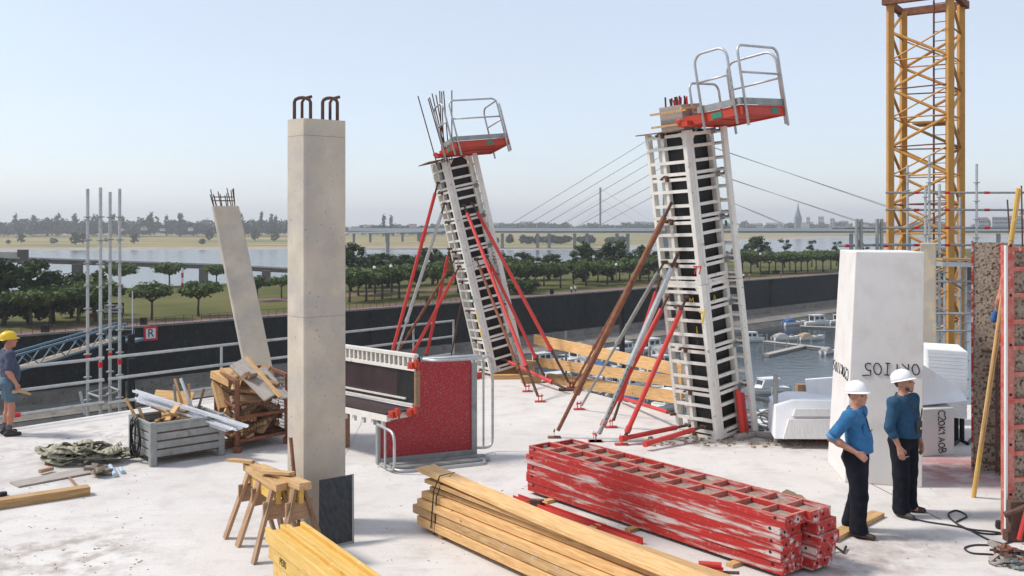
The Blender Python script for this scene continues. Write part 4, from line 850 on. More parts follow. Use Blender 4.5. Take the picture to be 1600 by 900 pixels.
def platform(P, u, v, a, Ht, label, rails3=True, L=1.22, Wd=1.1, tilt=.06):
    """work platform hung on the right-hand face, reaching outward along -u"""
    v = V((v.x,v.y,v.z*.45)).normalized(); e = (-u+a*tilt).normalized(); up = (a+u*tilt).normalized(); o = P(0,-.02,Ht+.02)
    r = root('working_platform', o, label, 'platform')
    MB().ob(o+e*.02+up*.16, e*(L-.04), v*(Wd), up*.03).build('deck_plate', M['orange'], r)
    for q, d_, w_ in ((o, e*L, v*.06), (o+v*Wd, e*L, v*.06), (o+e*(L-.06)+v*.063, v*(Wd-.066), e*.06), (o+v*.063, v*(Wd-.066), e*.06), (o+e*.6+v*.063, v*(Wd-.066), e*.05)):
        MB().ob(q+up*.035, d_, w_, up*.123).build('frame_beam', M['orange'], r, bevel=.006)
    for k in range(4): MB().ob(o+e*(.065+(L-.13)/4*k)+v*.062+up*.06, v*(Wd-.064), e*((L-.13)/4-.008), up*.02).build('under_plank', M['orange'], r)
    for q, d_, w_ in ((o+e*.35-v*.02+up*.2, e*(L-.35), v*.03), (o+e*(L-.03)+v*.012+up*.2, v*(Wd+.04), e*.03), (o+e*.1+v*(Wd+.03)+up*.2, e*(L-.14), v*.03)):
        MB().ob(q, d_, w_, up*.10).build('toe_board', M['galvdull'], r)
    for q, rt in ((o+e*.62-v*.004+up*.06, e*.2), (o+e*L+v*.75+up*.06, v*.14)): MB().ob(q, rt, (-v if rt == e*.2 else e)*.006, up*.09).build('sticker', M['green'], r)
    def loop(p0, p1, h, mid=.5, rad=.14, stub=.0, diag=False):
        d_ = (p1-p0); L_ = d_.length; d_ = d_.normalized(); pts = [p0-up*stub, p0+up*(h-rad)]
        pts += [p0+d_*(rad*(1-math.cos(t)))+up*(h-rad+rad*math.sin(t)) for t in (.4,.8,1.2)]+[p0+d_*rad+up*h, p1-d_*rad+up*h]
        pts += [p1-d_*(rad*(1-math.cos(t)))+up*(h-rad+rad*math.sin(t)) for t in (1.2,.8,.4)]+[p1+up*(h-rad), p1-up*stub]
        g = MB().path(pts, .021, 8).build('guard_rail', M['galv'], r, smooth=True)
        MB().tube(p0+up*h*mid, p1+up*h*mid, .018, 7).build('mid_rail', M['galv'], g, smooth=True)
    t = up*.2
    loop(o+e*(L+.03)+v*.06+t, o+e*(L+.03)+v*(Wd-.02)+t, .92, .54, .12, .34)
    loop(o+e*.46-v*.04+t, o+e*(L-.1)-v*.04+t, .92, .52, .17, .3)
    loop(o+e*.12+v*(Wd+.08)+t, o+e*(L-.08)+v*(Wd+.08)+t, .92, .50, .2, .3)
    if rails3: loop(o-e*.08+v*(Wd+.04)+t*.4, o-e*.08+v*(Wd*.35)+t*.4, .72, .3, .12, .1)
    MB().lathe([(.02,-.05),(.06,-.03),(.065,.02),(.03,.05)], o-u*.02-v*.1+up*.12, 10).ob(o-v*.13+up*.03, v*.12, e*.2, up*.08).build('hinge', M['orange'], r)
    return r
# nearer column (right)
N2 = G(1122,689); HT2 = 5.24
f2, P2, u2, v2, a2 = form_column(N2, math.radians(38.5), (-.118,-.06), HT2, 'nearer leaning white steel column formwork with black plywood faces and red platform')
platform(P2, u2, v2, a2, HT2, 'red work platform with grey rails on top of the nearer form column')
# plywood box and rebar stubs on its top
r = root('plywood_box', P2(.25,.3,HT2), 'weathered plywood box with rusty rebar stubs above the nearer form column', 'box')
o = P2(.16,.16,HT2-.02)
MB().ob(o, u2*.5, v2*.46, a2*.46).build('plywood', M['greywood'], r)
for h in (.12,.34): MB().ob(o-u2*.16-v2*.06+a2*h, u2*.8, v2*-.04, a2*.035).build('batten', M['wood'], r); MB().ob(o-u2*.05-v2*.1+a2*(h+.036), u2*-.04, v2*.7, a2*.035).build('batten', M['wood'], r)
rnd = random.Random(2)
for k in range(16):
    q = o+u2*rnd.uniform(.04,.46)+v2*rnd.uniform(.04,.42)+a2*.4; MB().tube(q, q+a2*rnd.uniform(.14,.26)+V((rnd.uniform(-.03,.03),0,0)), .016, 6).build('rebar', M['rustdark'] if k%3 else M['redband'], r)
MB().ob(P2(-.0,-.14,HT2+.004), u2*1.0, v2*.22, a2*.018).build('steel_plate', M['rust'], label='thin rusty steel plate lying on the edge of the nearer form column', cat='plate')
# marks
put_text('77', .2, M['inkred'], P2(.045,-.004,2.9), -u2, a2, f2, .004); put_text('7', .3, M['inkyel'], P2(.045,-.004,2.1), -u2, a2, f2, .004)
put_text('A', .16, M['inkyel'], P2(.113,.42,2.35), v2, a2, f2, .006); put_text('M', .15, M['inkyel'], P2(.33,.093,2.36), -u2, a2, f2, .006); put_text('1', .16, M['inkyel'], P2(.28,.093,1.86), -u2, a2, f2, .006)
MB().ob(P2(-.075,.73,3.55), v2*.004, u2*.05, a2*.1).build('sticker', M['green'], f2)
# farther column
N1 = G(767,590); HT1 = 5.21
N1 = N1+V((0,0,.08))
f1, P1, u1, v1, a1 = form_column(N1, math.radians(23), (-.228,-.03), HT1, 'farther leaning white steel column formwork with tall thin rebar rising above it')
platform(P1, u1, v1, a1, HT1, 'red work platform with grey rails on top of the farther form column', False, 1.25, 1.24, .06)
for k, (h, m_) in enumerate(((1.75,'green'),(1.25,'inkyel'),(.85,'inkyel'))): MB().ob(P1(.02,-.006,h), u1*.05, v1*.004, a1*(.3 if k else .16)).build('paint_mark', M[m_], f1)
MB().lathe([(.0,0),(.1,.001),(.1,.012),(0,.013)], (0,0,0), 12).build('paint_spot', M['inkyel'], f1, loc=None).matrix_local = Matrix.Translation(-ORG[f1.name]) @ (lambda x,y,z,p: (lambda m: (setattr(m,'translation',p), m)[1])(Matrix((x,y,z)).transposed().to_4x4()))(v1, a1, v1.cross(a1), P1(.112,.36,1.0))
r = root('rebar_bundle', P1(.3,.35,HT1), 'long thin dark reinforcement bars fanning out above the farther form column', 'rebar')
for (x0,y0),(x1,y1) in (((683,243),(653,150)),((697,238),(669,154)),((699,238),(675,146)),((699,236),(671,152)),((691,240),(687,142)),((694,240),(690,143)),((702,236),(693,142)),((706,236),(706,141)),((700,240),(681,148))):
    a_, b_ = D(x0,y0+14,22.6), D(x1,y1,22.4); MB().tube(a_, b_, .014, 5).build('bar', M['rustdark'], r)
MB().ob(P1(-.0,-.34,HT1+.004), u1*.8, v1*.42, a1*.02).build('steel_plate', M['rust'], label='rusty steel plate tilted on the top edge of the farther form column', cat='plate')
# timber packing under the farther column
for k, (px,py,l_,w_,h_,dg) in enumerate(((800,585,1.1,.14,.14,10),(812,578,1.0,.14,.12,-35),(822,586,.5,.2,.30,70),(785,578,.9,.12,.1,50),(790,592,.7,.16,.1,5),(830,598,.45,.18,.16,15))):
    p = G(px,py); d_ = V((math.cos(math.radians(dg)), math.sin(math.radians(dg)), 0)); z = h_/2+(.14 if k in (1,3) else 0)
    plank('timber_block', p-d_*l_/2+V((0,0,z)), p+d_*l_/2+V((0,0,z)), w_, h_, M['wood'], label='sawn timber packing block at the foot of the farther form column', cat='timber', group='packing timbers')
for (p_, q_) in ((G(796,575), .75),(G(806,577),.6)): MB().tube(p_, p_+V((-.05,0,q_)), .07, 10).build('steel_sleeve', M['red'], label='short red steel tube standing behind the timber packing', cat='tube', group='short red tubes')
MB().beam(G(738,593)+V((0,0,.07)), G(750,590)+V((0,0,.07)), .12, .13).build('red_block', M['red'], label='short red steel stub lying on deck behind the red plate', cat='stub')
# base fittings of the nearer column
p = G(1160,684); r = root('short_prop', p, 'scratched red short screw prop standing at the foot of the nearer form column', 'prop')
MB().tube(p+V((0,0,.1)), p+V((-.08,0,.82)), .055, 10).build('tube', M['red'], r); MB().box((p.x,p.y,.05),(.16,.16,.1)).build('foot_plate', M['rustdark'], r); MB().tube(p+V((.09,.1,.1)), p+V((.02,.1,.75)), .04, 8).build('second_tube', M['red'], r)
rnd = random.Random(8); 
for k in range(3):
    c = G(1188+k*7,672-k*4)+V((0,0,.14)); MB().path([c+V((math.cos(t)*.16,math.sin(t)*.05,math.sin(t)*.12)) for t in [2*math.pi*i/14 for i in range(14)]], .016, 6, closed=True).build('rope_coil', M['greywood'], label='coil of grey rope beside the foot of the nearer form column', cat='rope', group='rope coils by the form column')
MB().path([G(1150,688)+V((0,0,.05)), G(1180,682)+V((0,0,.04)), G(1205,686)+V((0,0,.05)), G(1225,690)+V((0,0,.03))], .06, 8).build('grey_hose', M['greywood'], label='thick grey hose lying along the deck edge beside the form column', cat='hose')
MB().tube(G(1212,692)+V((0,0,-.3)), G(1212,692)+V((0,0,1.15)), .04, 8).build('edge_post', M['galvdull'], label='dark guard post at the deck edge beside the foam blocks', cat='post')
MB().tube(D(1150,617,17.6), D(1240,632,15.9), .04, 8).build('edge_rail', M['galvdull'], label='grey tube rail in front of the cabin cruiser', cat='rail')

# ------------------------------------------------------------ push-pull props
def prop(top, foot, label, om='red', im='rustdark', rr=.036, split=.30, handle=None, swap=False, group=None, inner_r=.7, flat=False):
    top, foot = V(top), V(foot); d_ = (top-foot); dn = d_.normalized(); r = root('push_pull_prop', foot, label, 'prop', group)
    a_ = foot+dn*.14; s = foot+d_*split
    if not swap: MB().tube(s, top-dn*.25, rr, 10).build('outer_tube', M[om], r, smooth=False); MB().tube(a_, s+dn*.1, rr*inner_r, 8).build('inner_tube', M[im], r); MB().tube(top-dn*.26, top, rr*.55, 8).build('top_spindle', M['rustdark'], r)
    else: MB().tube(a_, s, rr, 10).build('outer_tube', M[om], r); MB().tube(s-dn*.1, top, rr*inner_r, 8).build('inner_tube', M[im], r)
    MB().tube(s-dn*.05, s+dn*.06, rr*1.25, 10).build('collar', M[om], r)
    side = dn.cross(V((0,0,1))).normalized()
    if not flat:
        mb = MB(); mb.box((foot.x,foot.y,.012),(.22,.14,.018)); mb.ob(foot-side*.05-V((0,.02,-.02)), side*.02, V((0,.06,0)), V((0,0,.14))); mb.ob(foot+side*.03-V((0,.02,-.02)), side*.02, V((0,.06,0)), V((0,0,.14))); mb.tube(foot-side*.07+V((0,0,.12)), foot+side*.07+V((0,0,.12)), .015, 6)
        mb.build('foot_plate', M[im if im == 'rust' else 'red'], r)
    mb = MB(); mb.tube(top-side*.06, top+side*.06, .03, 8); mb.build('head_bolt', M['rustdark'], r)
    if handle:
        c = foot+d_*handle; s2 = side*.15; h2 = dn*.12; MB().path([c-s2-h2, c-s2+h2, c+s2+h2, c+s2-h2], .009, 6, closed=True).build('handle', M[om], r)
    return r
L2 = lambda px,py,dY=0: D(px,py,16.55+dY)
fc = 'leaning against the nearer form column'
prop(P2(.42,-.06,4.05), G(866,684), 'thick rusty brown prop with square handle '+fc, 'rust', 'rust', .05, .2, .13)
prop(P2(.62,-.06,3.75), G(893,607), 'thin rusty prop behind the thick brown one, '+fc, 'rust', 'rust', .036, .3)
prop(P2(.40,-.06,3.18), G(931,690), 'galvanised prop with perforated inner tube '+fc, 'galv', 'galvdull', .05, .42)
prop(P2(.72,-.06,3.05), G(905,640), 'thin grey prop beside the galvanised one, '+fc, 'galvdull', 'galvdull', .036, .5)
prop(P2(.30,-.06,2.45), G(971,695), 'clean red prop, shortest of those '+fc, 'red', 'rustdark', .042, .1)
prop(P2(.72,-.06,2.45), G(929,690), 'red prop crossing behind the galvanised one, '+fc, 'red', 'rustdark', .042, .12)
prop(P2(.88,-.03,2.75), G(955,668), 'red prop farthest back of those '+fc, 'red', 'rustdark', .036, .2)
prop(P2(.60,-.05,.2), G(962,697)+V((0,0,.1)), 'horizontal red brace near deck from the column post to the red prop foot', 'red', 'red', .042, .1, flat=True)
prop(P2(.25,-.05,.22), G(1000,706)+V((0,0,.1)), 'horizontal red brace near deck running behind the red panel stack', 'red', 'red', .042, .1, flat=True)
prop(P2(.92,-.03,.35), G(960,627)+V((0,0,.12)), 'horizontal red brace near the plank guard rail', 'red', 'red', .036, .1, flat=True)
# small black perforations on the galvanised inner tube
pf = bpy.data.objects['push_pull_prop.002']; a_ = V(G(931,690)); b_ = P2(.40,-.06,3.18); dn = (b_-a_).normalized(); fr = (V((0,-1,0))+dn*dn.y).normalized()
hm = MB().lathe([(.011,0),(.011,.004)],(0,0,0),8).mesh('hole'); hm.materials.append(M['ink'])
for k in range(12): inst(hm, 'hole', (lambda z,p: (lambda m: (setattr(m,'translation',p), m)[1])(z.to_track_quat('Z','Y').to_matrix().to_4x4()))(fr, a_+dn*(.32+k*.1)+fr*.036), pf)
fc = 'bracing the farther form column'
prop(P1(.5,-.05,4.72), G(604,583), 'outermost red prop with wire handle on the left, '+fc, 'red', 'red', .042, .1, .72)
prop(P1(.35,-.05,4.2), G(612,574), 'grey galvanised prop on the left, '+fc, 'galv', 'galv', .042, .3)
prop(P1(.5,-.05,2.85), G(612,566), 'thin rusty prop on the left, '+fc, 'rust', 'rust', .034, .3)
prop(P1(.35,-.05,2.65), G(634,573), 'short red prop on the left, '+fc, 'red', 'rustdark', .04, .1)
prop(P1(.75,-.05,3.1), G(664,566), 'steep red prop standing just left, '+fc, 'red', 'rustdark', .04, .1)
prop(P1(.9,.2,2.2), G(702,571), 'steep dark thin prop close behind, '+fc, 'rustdark', 'rustdark', .03, .4)
prop(P1(-.04,.28,4.05), G(844,628), 'long red prop across the right face, '+fc, 'red', 'rustdark', .042, .17)
prop(P1(-.04,.50,4.05), G(893,606), 'long red prop farthest to the right, '+fc, 'red', 'rustdark', .042, .2)
prop(P1(-.04,.28,2.75), G(824,612), 'rusty brown prop across the right face, '+fc, 'rust', 'rustdark', .036, .17)
prop(P1(-.04,.55,2.75), G(855,597), 'red prop between two longer red ones, '+fc, 'red', 'rustdark', .038, .2)
prop(P1(-.02,.4,.25), G(889,617)+V((0,0,.1)), 'low red brace from column foot towards the plank guard rail', 'red', 'rustdark', .042, .25, flat=True)
MB().box((0,0,.02),(.5,.2,.04)).build('base_plate', M['rustdark'], loc=G(891,610), label='flat rusty base plate under the prop feet by the plank guard rail', cat='plate')

# ------------------------------------------------------------ form half lying on its side with red plate
bl = G(594,726); brp = G(736,712); e = (brp-bl); Wp = e.length; e = e.normalized(); n_ = V((e.y,-e.x,0)); zz = V((0,0,1))
r = root('tipped_platform', (bl+brp)/2, 'speckled red steel platform tipped upright with bent grey rails', 'platform')
Hp = 1.52; nx = .56; nz_ = .66
plate = MB().prism([bl+zz*.06, brp+zz*.06, brp+zz*Hp, bl+e*nx+zz*Hp, bl+e*nx+zz*(nz_+.16), bl+zz*nz_], -n_*.04).build('red_plate', M['redplate'], r)
for q, d_, w_ in ((bl+e*-.05, zz*nz_, e*.05), (brp+e*.004, zz*(Hp-.05), e*.09)): MB().ob(q+n_*.03, d_, w_, -n_*.12).build('edge_channel', M['galvdull'], r, bevel=.008)
MB().ob(bl+n_*.05, e*Wp, zz*.1, -n_*.05).build('bottom_channel', M['galvdull'], r, bevel=.006)
for k in range(2): MB().ob(bl+e*.1+n_*(.14+.2*k)+zz*.02, e*(Wp+.05), n_*.12, zz*.03).build('tread', M['galvdull'], r)
def rail_loop(pts, rad=.022): return MB().path(pts, rad, 8).build('bent_rail', M['galv'], r, smooth=True)
def rounded(p0, p1, p2, p3, rr=.16, m=4):
    out = [p0]
    for a_, c_, b_ in ((p0,p1,p2),(p1,p2,p3)):
        d0 = (a_-c_).normalized()*rr; d1 = (b_-c_).normalized()*rr
        for k in range(m+1):
            t = k/m; out.append((c_+d0)*(1-t)**2+c_*2*t*(1-t)+(c_+d1)*t*t)
    return out+[p3]
rail_loop(rounded(bl+zz*.03+n_*.02, bl+n_*.62+zz*.03+e*.12, brp+n_*.62+zz*.03+e*.05, brp+n_*.02+zz*.03))
MB().tube(bl+n_*.42+zz*.03+e*.06, brp+n_*.42+zz*.03+e*.05, .018, 7).build('bent_rail', M['galv'], r)
rail_loop(rounded(bl+zz*.62-e*.05+n_*.04, bl+zz*.60+n_*.62+e*.05, bl+zz*.03+n_*.62+e*.05, bl+zz*.03+n_*.1-e*.03))
MB().tube(bl+n_*.36+zz*.60-e*.02, bl+n_*.36+zz*.03-e*.02, .018, 7).build('bent_rail', M['galv'], r)
rt = brp+e*.06
rail_loop(rounded(rt+zz*(Hp+.04)-e*.85, rt+zz*(Hp+.02)+e*.36-n_*.14, rt+zz*.06+e*.36-n_*.14, rt+zz*.12))
MB().tube(rt+zz*(Hp+.03)+e*.18-n_*.08, rt+zz*.1+e*.18-n_*.08, .018, 7).build('bent_rail', M['galv'], r)
rail_loop(rounded(rt+zz*(Hp+.03)-e*.85, rt+zz*(Hp+.05)-e*.75+n_*.3, rt+zz*(Hp+.05)+e*.1+n_*.3, rt+zz*(Hp+.03)+e*.15))
MB().tube(rt+zz*(Hp+.04)-e*.8-n_*.12, rt+zz*(Hp+.04)+e*.1-n_*.12, .018, 7).build('bent_rail', M['galv'], r)
# the lying half form
K = bl+e*nx; fd = V((-.735,.678,0)); fn = V((-.678,-.735,0)); Lf = 2.9
r = root('form_half', K, 'white angle form half lying down with dark plywood inside, beside the red plate', 'formwork')
zb = nz_+.17; zt_ = Hp+.12
vp = MB().ob(K+zz*zb+fd*.02, fd*Lf, -fn*.02, zz*(zt_-.26-zb)).build('upright_panel', M['plyred'], r)
MB().ob(K+zz*zb+fd*.012+fn*.003, fd*.42, fn*.004, zz*(zt_-.26-zb)).build('dark_insert', M['ply'], vp)
MB().ob(K+zz*(zb+.0)-fd*.03+fn*.03, zz*(zt_-.25-zb), fd*.03, -fn*.12).build('edge_strip', M['oldwood'], vp)
MB().ob(K+zz*(zb+.02)+fn*.01+fd*.02, fd*Lf, fn*.05, zz*.03).build('edge_bar', M['white'], vp); MB().ob(K+zz*(zb+.10)+fn*.012+fd*.2, fd*Lf, fn*.03, zz*.025).build('edge_bar', M['white'], vp)
tp = MB().ob(K+zz*(zt_-.27)-fn*.02, fd*Lf, -fn*.10, zz*.02).build('top_panel', M['white'], r)
for z0, h_ in ((zt_-.255,.055),(zt_-.05,.05)): MB().ob(K+zz*z0+fn*.03, fd*Lf, -fn*.09, zz*h_).build('rail', M['white'], tp)
rb = MB().ob(V((0,0,0)), fd*.035, -fn*.085, zz*.16).mesh('rib'); rb.materials.append(M['white'])
for k in range(26): inst(rb, 'rib', Matrix.Translation(K+zz*(zt_-.205)+fd*(.03+k*.112)+fn*.022), tp)
MB().ob(K+zz*(zt_-.21)-fn*.07, fd*Lf, -fn*.02, zz*.165).build('backing', M['ply'], tp)
bp = MB().ob(K+zz*(zb-.04)+fd*.02, fd*Lf, fn*.58, zz*.022).build('lower_panel', M['plyred'], r)
MB().ob(K+zz*(zb-.14)+fn*.50, fd*Lf, fn*.08, zz*.098).build('rail', M['white'], bp)
for k in range(14): MB().ob(K+zz*(zb-.14)+fd*(.05+k*.22), fd*.035, fn*.5, zz*.09).build('rib', M['white'], bp)
lgm = MB().ob(V((0,0,0)), fd*.05, fn*.05, zz*.10).mesh('stub'); lgm.materials.append(M['white'])
for k in range(12): inst(lgm, 'stub', Matrix.Translation(K+zz*(zb-.24)+fd*(.12+k*.23)+fn*.5), bp)
for k in (0.25,1.5,2.7): MB().ob(K+fd*k+fn*.1, fd*.1, fn*.12, zz*(zb-.142)).build('support_block', M['oldwood'], r)
for p_ in (K+zz*(Hp-.08)+fn*.08, K+zz*(zb-.1)+fn*.1, K+zz*(zb-.08)+fn*.46): 
    mb = MB(); mb.ob(p_, -fd*.1, fn*.09, zz*.1); mb.ob(p_-fd*.1+zz*.03, -fd*.06, fn*.05, zz*.12); mb.tube(p_-fd*.05+fn*.1+zz*.05, p_-fd*.05-fn*.12+zz*.05, .02, 7); mb.path([p_-fd*.12+zz*.1, p_-fd*.16+zz*.06, p_-fd*.14-zz*.02], .016, 6); mb.build('red_clamp', M['orange'], r)
Z = V((0,0,1))
def arc(cx, cy, rx, ry, a0, a1, n=9): return [(cx+rx*math.cos(math.radians(a0+(a1-a0)*i/n)), cy+ry*math.sin(math.radians(a0+(a1-a0)*i/n))) for i in range(n+1)]
STROKE = {'C':[arc(.42,.5,.36,.5,50,310)], 'O':[arc(.32,.5,.32,.48,80,440,12)], 'K':[[(.05,0),(.08,1)],[(.6,1),(.1,.45),(.62,.02)]], 'I':[[(.2,0),(.24,1)],[(.02,1),(.46,.98)],[(.0,.02),(.42,0)]],
 '1':[[(.02,.7),(.3,1),(.26,0)]], '2':[arc(.3,.72,.28,.28,170,-30)+[(.05,.03),(.66,.0)]], 'A':[[(.0,0),(.32,1),(.62,0)],[(.12,.36),(.52,.36)]], 'B':[[(.06,0),(.08,1)],arc(.1,.75,.4,.24,90,-90)+arc(.1,.26,.46,.26,90,-90)], '5':[[(.9,1.06),(.15,.98),(.1,.55)]+arc(.24,.3,.34,.3,110,-130)]}
def scrawl(txt, p, right, upv, size, parent, seed=1, adv=.86, rad=.008, wob=.05, off=.006):
    """hand-drawn capitals in marker: each letter its own thin stroke mesh"""
    x = V(right).normalized(); z = x.cross(V(upv)).normalized(); y = z.cross(x); rn = random.Random(seed); p = V(p)
    for i, ch in enumerate(txt):
        mb = MB(); sl_ = rn.uniform(-.12,.12); sc_ = size*rn.uniform(.88,1.1); dy = rn.uniform(-.06,.06)*size
        for st in STROKE[ch]: mb.path([p+x*(i*size*adv+(q[0]+sl_*q[1]+rn.uniform(-wob,wob)*.4)*sc_*.9)+y*(q[1]*sc_+dy)+z*off for q in st], rad, 5)
        mb.build('lettering', M['ink'], parent)
# ------------------------------------------------------------ grey steel bin
a = G(236,730); ew = V((.76,.65,0)).normalized(); ed = V((-.65,.76,0)); BW, BD, BH = 1.16, .95, .63
r = root('steel_bin', a+ew*BW/2+ed*BD/2, 'grey corrugated steel bin full of wood scraps on the deck', 'bin')
for i, (o, d_, n_, L) in enumerate(((a, ew, -ed, BW),(a+ew*BW, ed, ew, BD),(a+ew*BW+ed*BD, -ew, ed, BW),(a+ed*BD, -ed, -ew, BD))):
    for k in range(4):
        z0 = .12+k*.125; MB().ob(o+d_*.05+Z*(z0+.012), d_*(L-.1), -n_*.03, Z*.101).build('side_rib', M['galvdull'], r, bevel=.008)
    MB().ob(o+d_*.05+Z*.115-n_*.01, d_*(L-.1), -n_*.02, Z*.5).build('side_sheet', M['rustdark'], r)
    MB().ob(o+d_*.03+Z*(BH-.02)+n_*.01, d_*(L-.06), -n_*.05, Z*.035).build('rim', M['galvdull'], r)
for q in (a, a+ew*(BW-.09), a+ed*(BD-.09), a+ew*(BW-.09)+ed*(BD-.09)):
    MB().ob(q-ew*.012-ed*.012, ew*.10, ed*.10, Z*(BH+.03)).build('corner_post', M['galvdull'], r, bevel=.01)
MB().ob(a+ew*.05+ed*.05+Z*.11, ew*(BW-.1), ed*(BD-.1), Z*.02).build('floor', M['galvdull'], r)
rnd = random.Random(11)
bc = a+ew*BW/2+ed*BD/2
for k in range(16):
    an = rnd.uniform(0,3.14); l_ = rnd.uniform(.3,.65); c = bc+ew*rnd.uniform(-.28,.28)+ed*rnd.uniform(-.2,.2)+Z*(.38+.022*k); d_ = (ew*math.cos(an)+ed*math.sin(an))*l_/2*(.8)+Z*rnd.uniform(-.08,.1)
    plank('wood_scrap', c-d_, c+d_, rnd.uniform(.05,.12), rnd.uniform(.02,.05), M['wood' if k%3 else 'oldwood'], label='offcut of wood heaped in the grey steel bin', cat='wood scrap', group='offcuts in the steel bin')
for (x0,y0),(x1,y1),Y,w_,m_,lb in (((228,668),(196,622),15.0,.05,'wood','narrow batten leaning out over the corner of the grey bin'),((232,662),(217,637),15.1,.05,'wood','short batten beside the leaning one in the grey bin'),((289,632),(273,592),15.6,.05,'wood','brown batten sticking up from the grey bin'),((305,636),(282,591),15.6,.06,'zinc','pale batten sticking up from the grey bin'),((297,636),(295,600),15.7,.045,'wood','upright batten at the middle of the grey bin'),((306,638),(319,607),15.7,.04,'oldwood','batten leaning right out of the grey bin'),((276,628),(272,601),15.8,.04,'galvdull','grey batten at the back of the grey bin')):
    plank('batten', D(x0,y0+14,Y), D(x1,y1,Y), w_, .03, M[m_], label=lb, cat='batten', group='battens standing in the bin')
plank('plywood_offcut', D(240,622,15.9), D(300,626,15.9), .3, .03, M['wood'], up=(0,-.75,.6), label='pale plywood offcut lying at the back of the grey bin', cat='plywood')
# bundle of zinc profiles lying across bin and crate
pr = [((209,612),(386,668)),((213,623),(362,672)),((219,618),(371,673)),((225,620),(377,671)),((216,627),(355,674))]
for k, ((x0,y0),(x1,y1)) in enumerate(pr):
    p0, p1 = D(x0,y0,15.6+.05*k), D(x1,y1,14.75+.03*k); Mx = frame(p0,p1); L = (p1-p0).length
    mb = MB(); mb.ob((0,-.035,0),(L,0,0),(0,.07,0),(0,0,.006)); mb.ob((0,-.035,.007),(L,0,0),(0,.006,0),(0,0,.03)); mb.ob((0,.029,.007),(L,0,0),(0,.006,0),(0,0,.03))
    for q in range(int(L/.22)): mb.tube((.06+q*.22,0,-.03),(.06+q*.22,0,.04),.006,4)
    me = mb.mesh('zinc_profile'); me.materials.append(M['zinc']); inst(me, 'zinc_profile', Mx, None, label='bright zinc channel profile laid across the grey bin', cat='profile', group='zinc profiles across the bin')
# cable coil hung on the bin
r = root('cable_coil', a-ew*.1+ed*.45, 'black cable coil hung over the left side of the grey bin', 'cable')
rnd = random.Random(15)
for k in range(6):
    c = a-ew*(.035+.014*k)+ed*(.50+.03*rnd.uniform(-1,1))+Z*(.37+.02*rnd.uniform(-1,1)); w1 = rnd.uniform(.10,.19); h1 = rnd.uniform(.24,.33); ph = rnd.uniform(-.3,.3)
    MB().path([c+ed*(math.cos(t)*w1*(1-.25*math.sin(t))+.02*math.sin(2*t+ph*5))+Z*math.sin(t)*h1-ew*(.012*math.sin(3*t+k)) for t in [2*math.pi*i/20 for i in range(20)]], .009, 6, closed=True).build('loop', M['black'], r, smooth=True)

# ------------------------------------------------------------ rusty mesh crate with timber
a = G(371,707); ew = V((.70,.715,0)).normalized(); ed = V((-.55,.835,0)).normalized(); BW, BD, BH = .92, 1.15, 1.16
r = root('mesh_crate', a+ew*BW/2+ed*BD/2, 'rusty wire mesh crate heaped with old timber', 'crate')
cs = [a, a+ew*BW, a+ew*BW+ed*BD, a+ed*BD]
for q in cs: MB().ob(q-V((.03,.03,0)), (.06,0,0),(0,.06,0), Z*BH).build('post', M['rust'], r); MB().box((q.x,q.y,.05),(.12,.12,.1)).build('foot', M['rust'], r)
for i in range(4):
    p, q = cs[i], cs[(i+1)%4]
    for z in ((.18,.72,BH-.02) if i != 0 else (.18,.55)): MB().beam(p+Z*z, q+Z*z, .045, .05).build('frame_bar', M['rust'], r)
    mb = MB(); d_ = q-p; nn = int(d_.length/.055); tz = BH if i != 0 else .75
    for k in range(1,nn): mb.beam(p+d_*k/nn+Z*.18, p+d_*k/nn+Z*tz, .006, .006)
    for k in range(int((tz-.18)/.055)): mb.beam(p+Z*(.2+.055*k), q+Z*(.2+.055*k), .006, .006)
    mb.build('wire_mesh', M['rustdark'], r)
MB().ob(a+Z*.15, ew*BW, ed*BD, Z*.025).build('floor', M['rust'], r)
bc = a+ew*BW/2+ed*BD/2; rnd = random.Random(21)
for k in range(64):
    c = bc+ew*rnd.uniform(-.34,.34)+ed*rnd.uniform(-.44,.25)+Z*(.24+.0145*k); an = rnd.uniform(0,3.14); tl_ = rnd.uniform(-.7,.7); l_ = rnd.uniform(.34,.75)
    d_ = (ew*math.cos(an)*math.cos(tl_)+ed*math.sin(an)*math.cos(tl_)+Z*math.sin(tl_))*l_/2
    for q in (c-d_, c+d_):
        pass
    plank('old_timber', c-d_, c+d_, rnd.uniform(.07,.15), rnd.uniform(.03,.08), M['oldwood' if k%4 else 'wood'], up=(rnd.uniform(-.4,.4),rnd.uniform(-.8,.2),.8), label='old brown timber piece heaped in the mesh crate', cat='timber', group='timbers in the mesh crate')
plank('grey_shutter_board', D(370,566,15.9), D(424,620,15.35), .27, .03, M['greywood'], up=(.25,-.72,.6), label='wide grey weathered shuttering board sloping on top of the mesh crate', cat='board')
plank('pale_batten', D(385,558,15.7), D(438,620,15.2), .05, .04, M['wood'], label='pale batten lying on the grey board above the mesh crate', cat='batten')
plank('grey_side_board', D(406,576,16.2), D(446,622,15.6), .2, .03, M['greywood'], up=(.5,-.6,.6), label='narrow grey board beside the wide one on the mesh crate', cat='board')
for (x0,y0),(x1,y1) in (((337,584),(366,598)),((352,580),(372,594)),((340,596),(352,640))): plank('split_timber', D(x0,y0,16.2), D(x1,y1,15.8), .2, .12, M['wood'], label='split orange timber block on top of the mesh crate', cat='timber', group='split blocks on the mesh crate')
plank('timber_block', G(345,702)+Z*.06, G(360,697)+Z*.06, .14, .12, M['oldwood'], label='dark timber block on deck between steel bin and mesh crate', cat='timber')

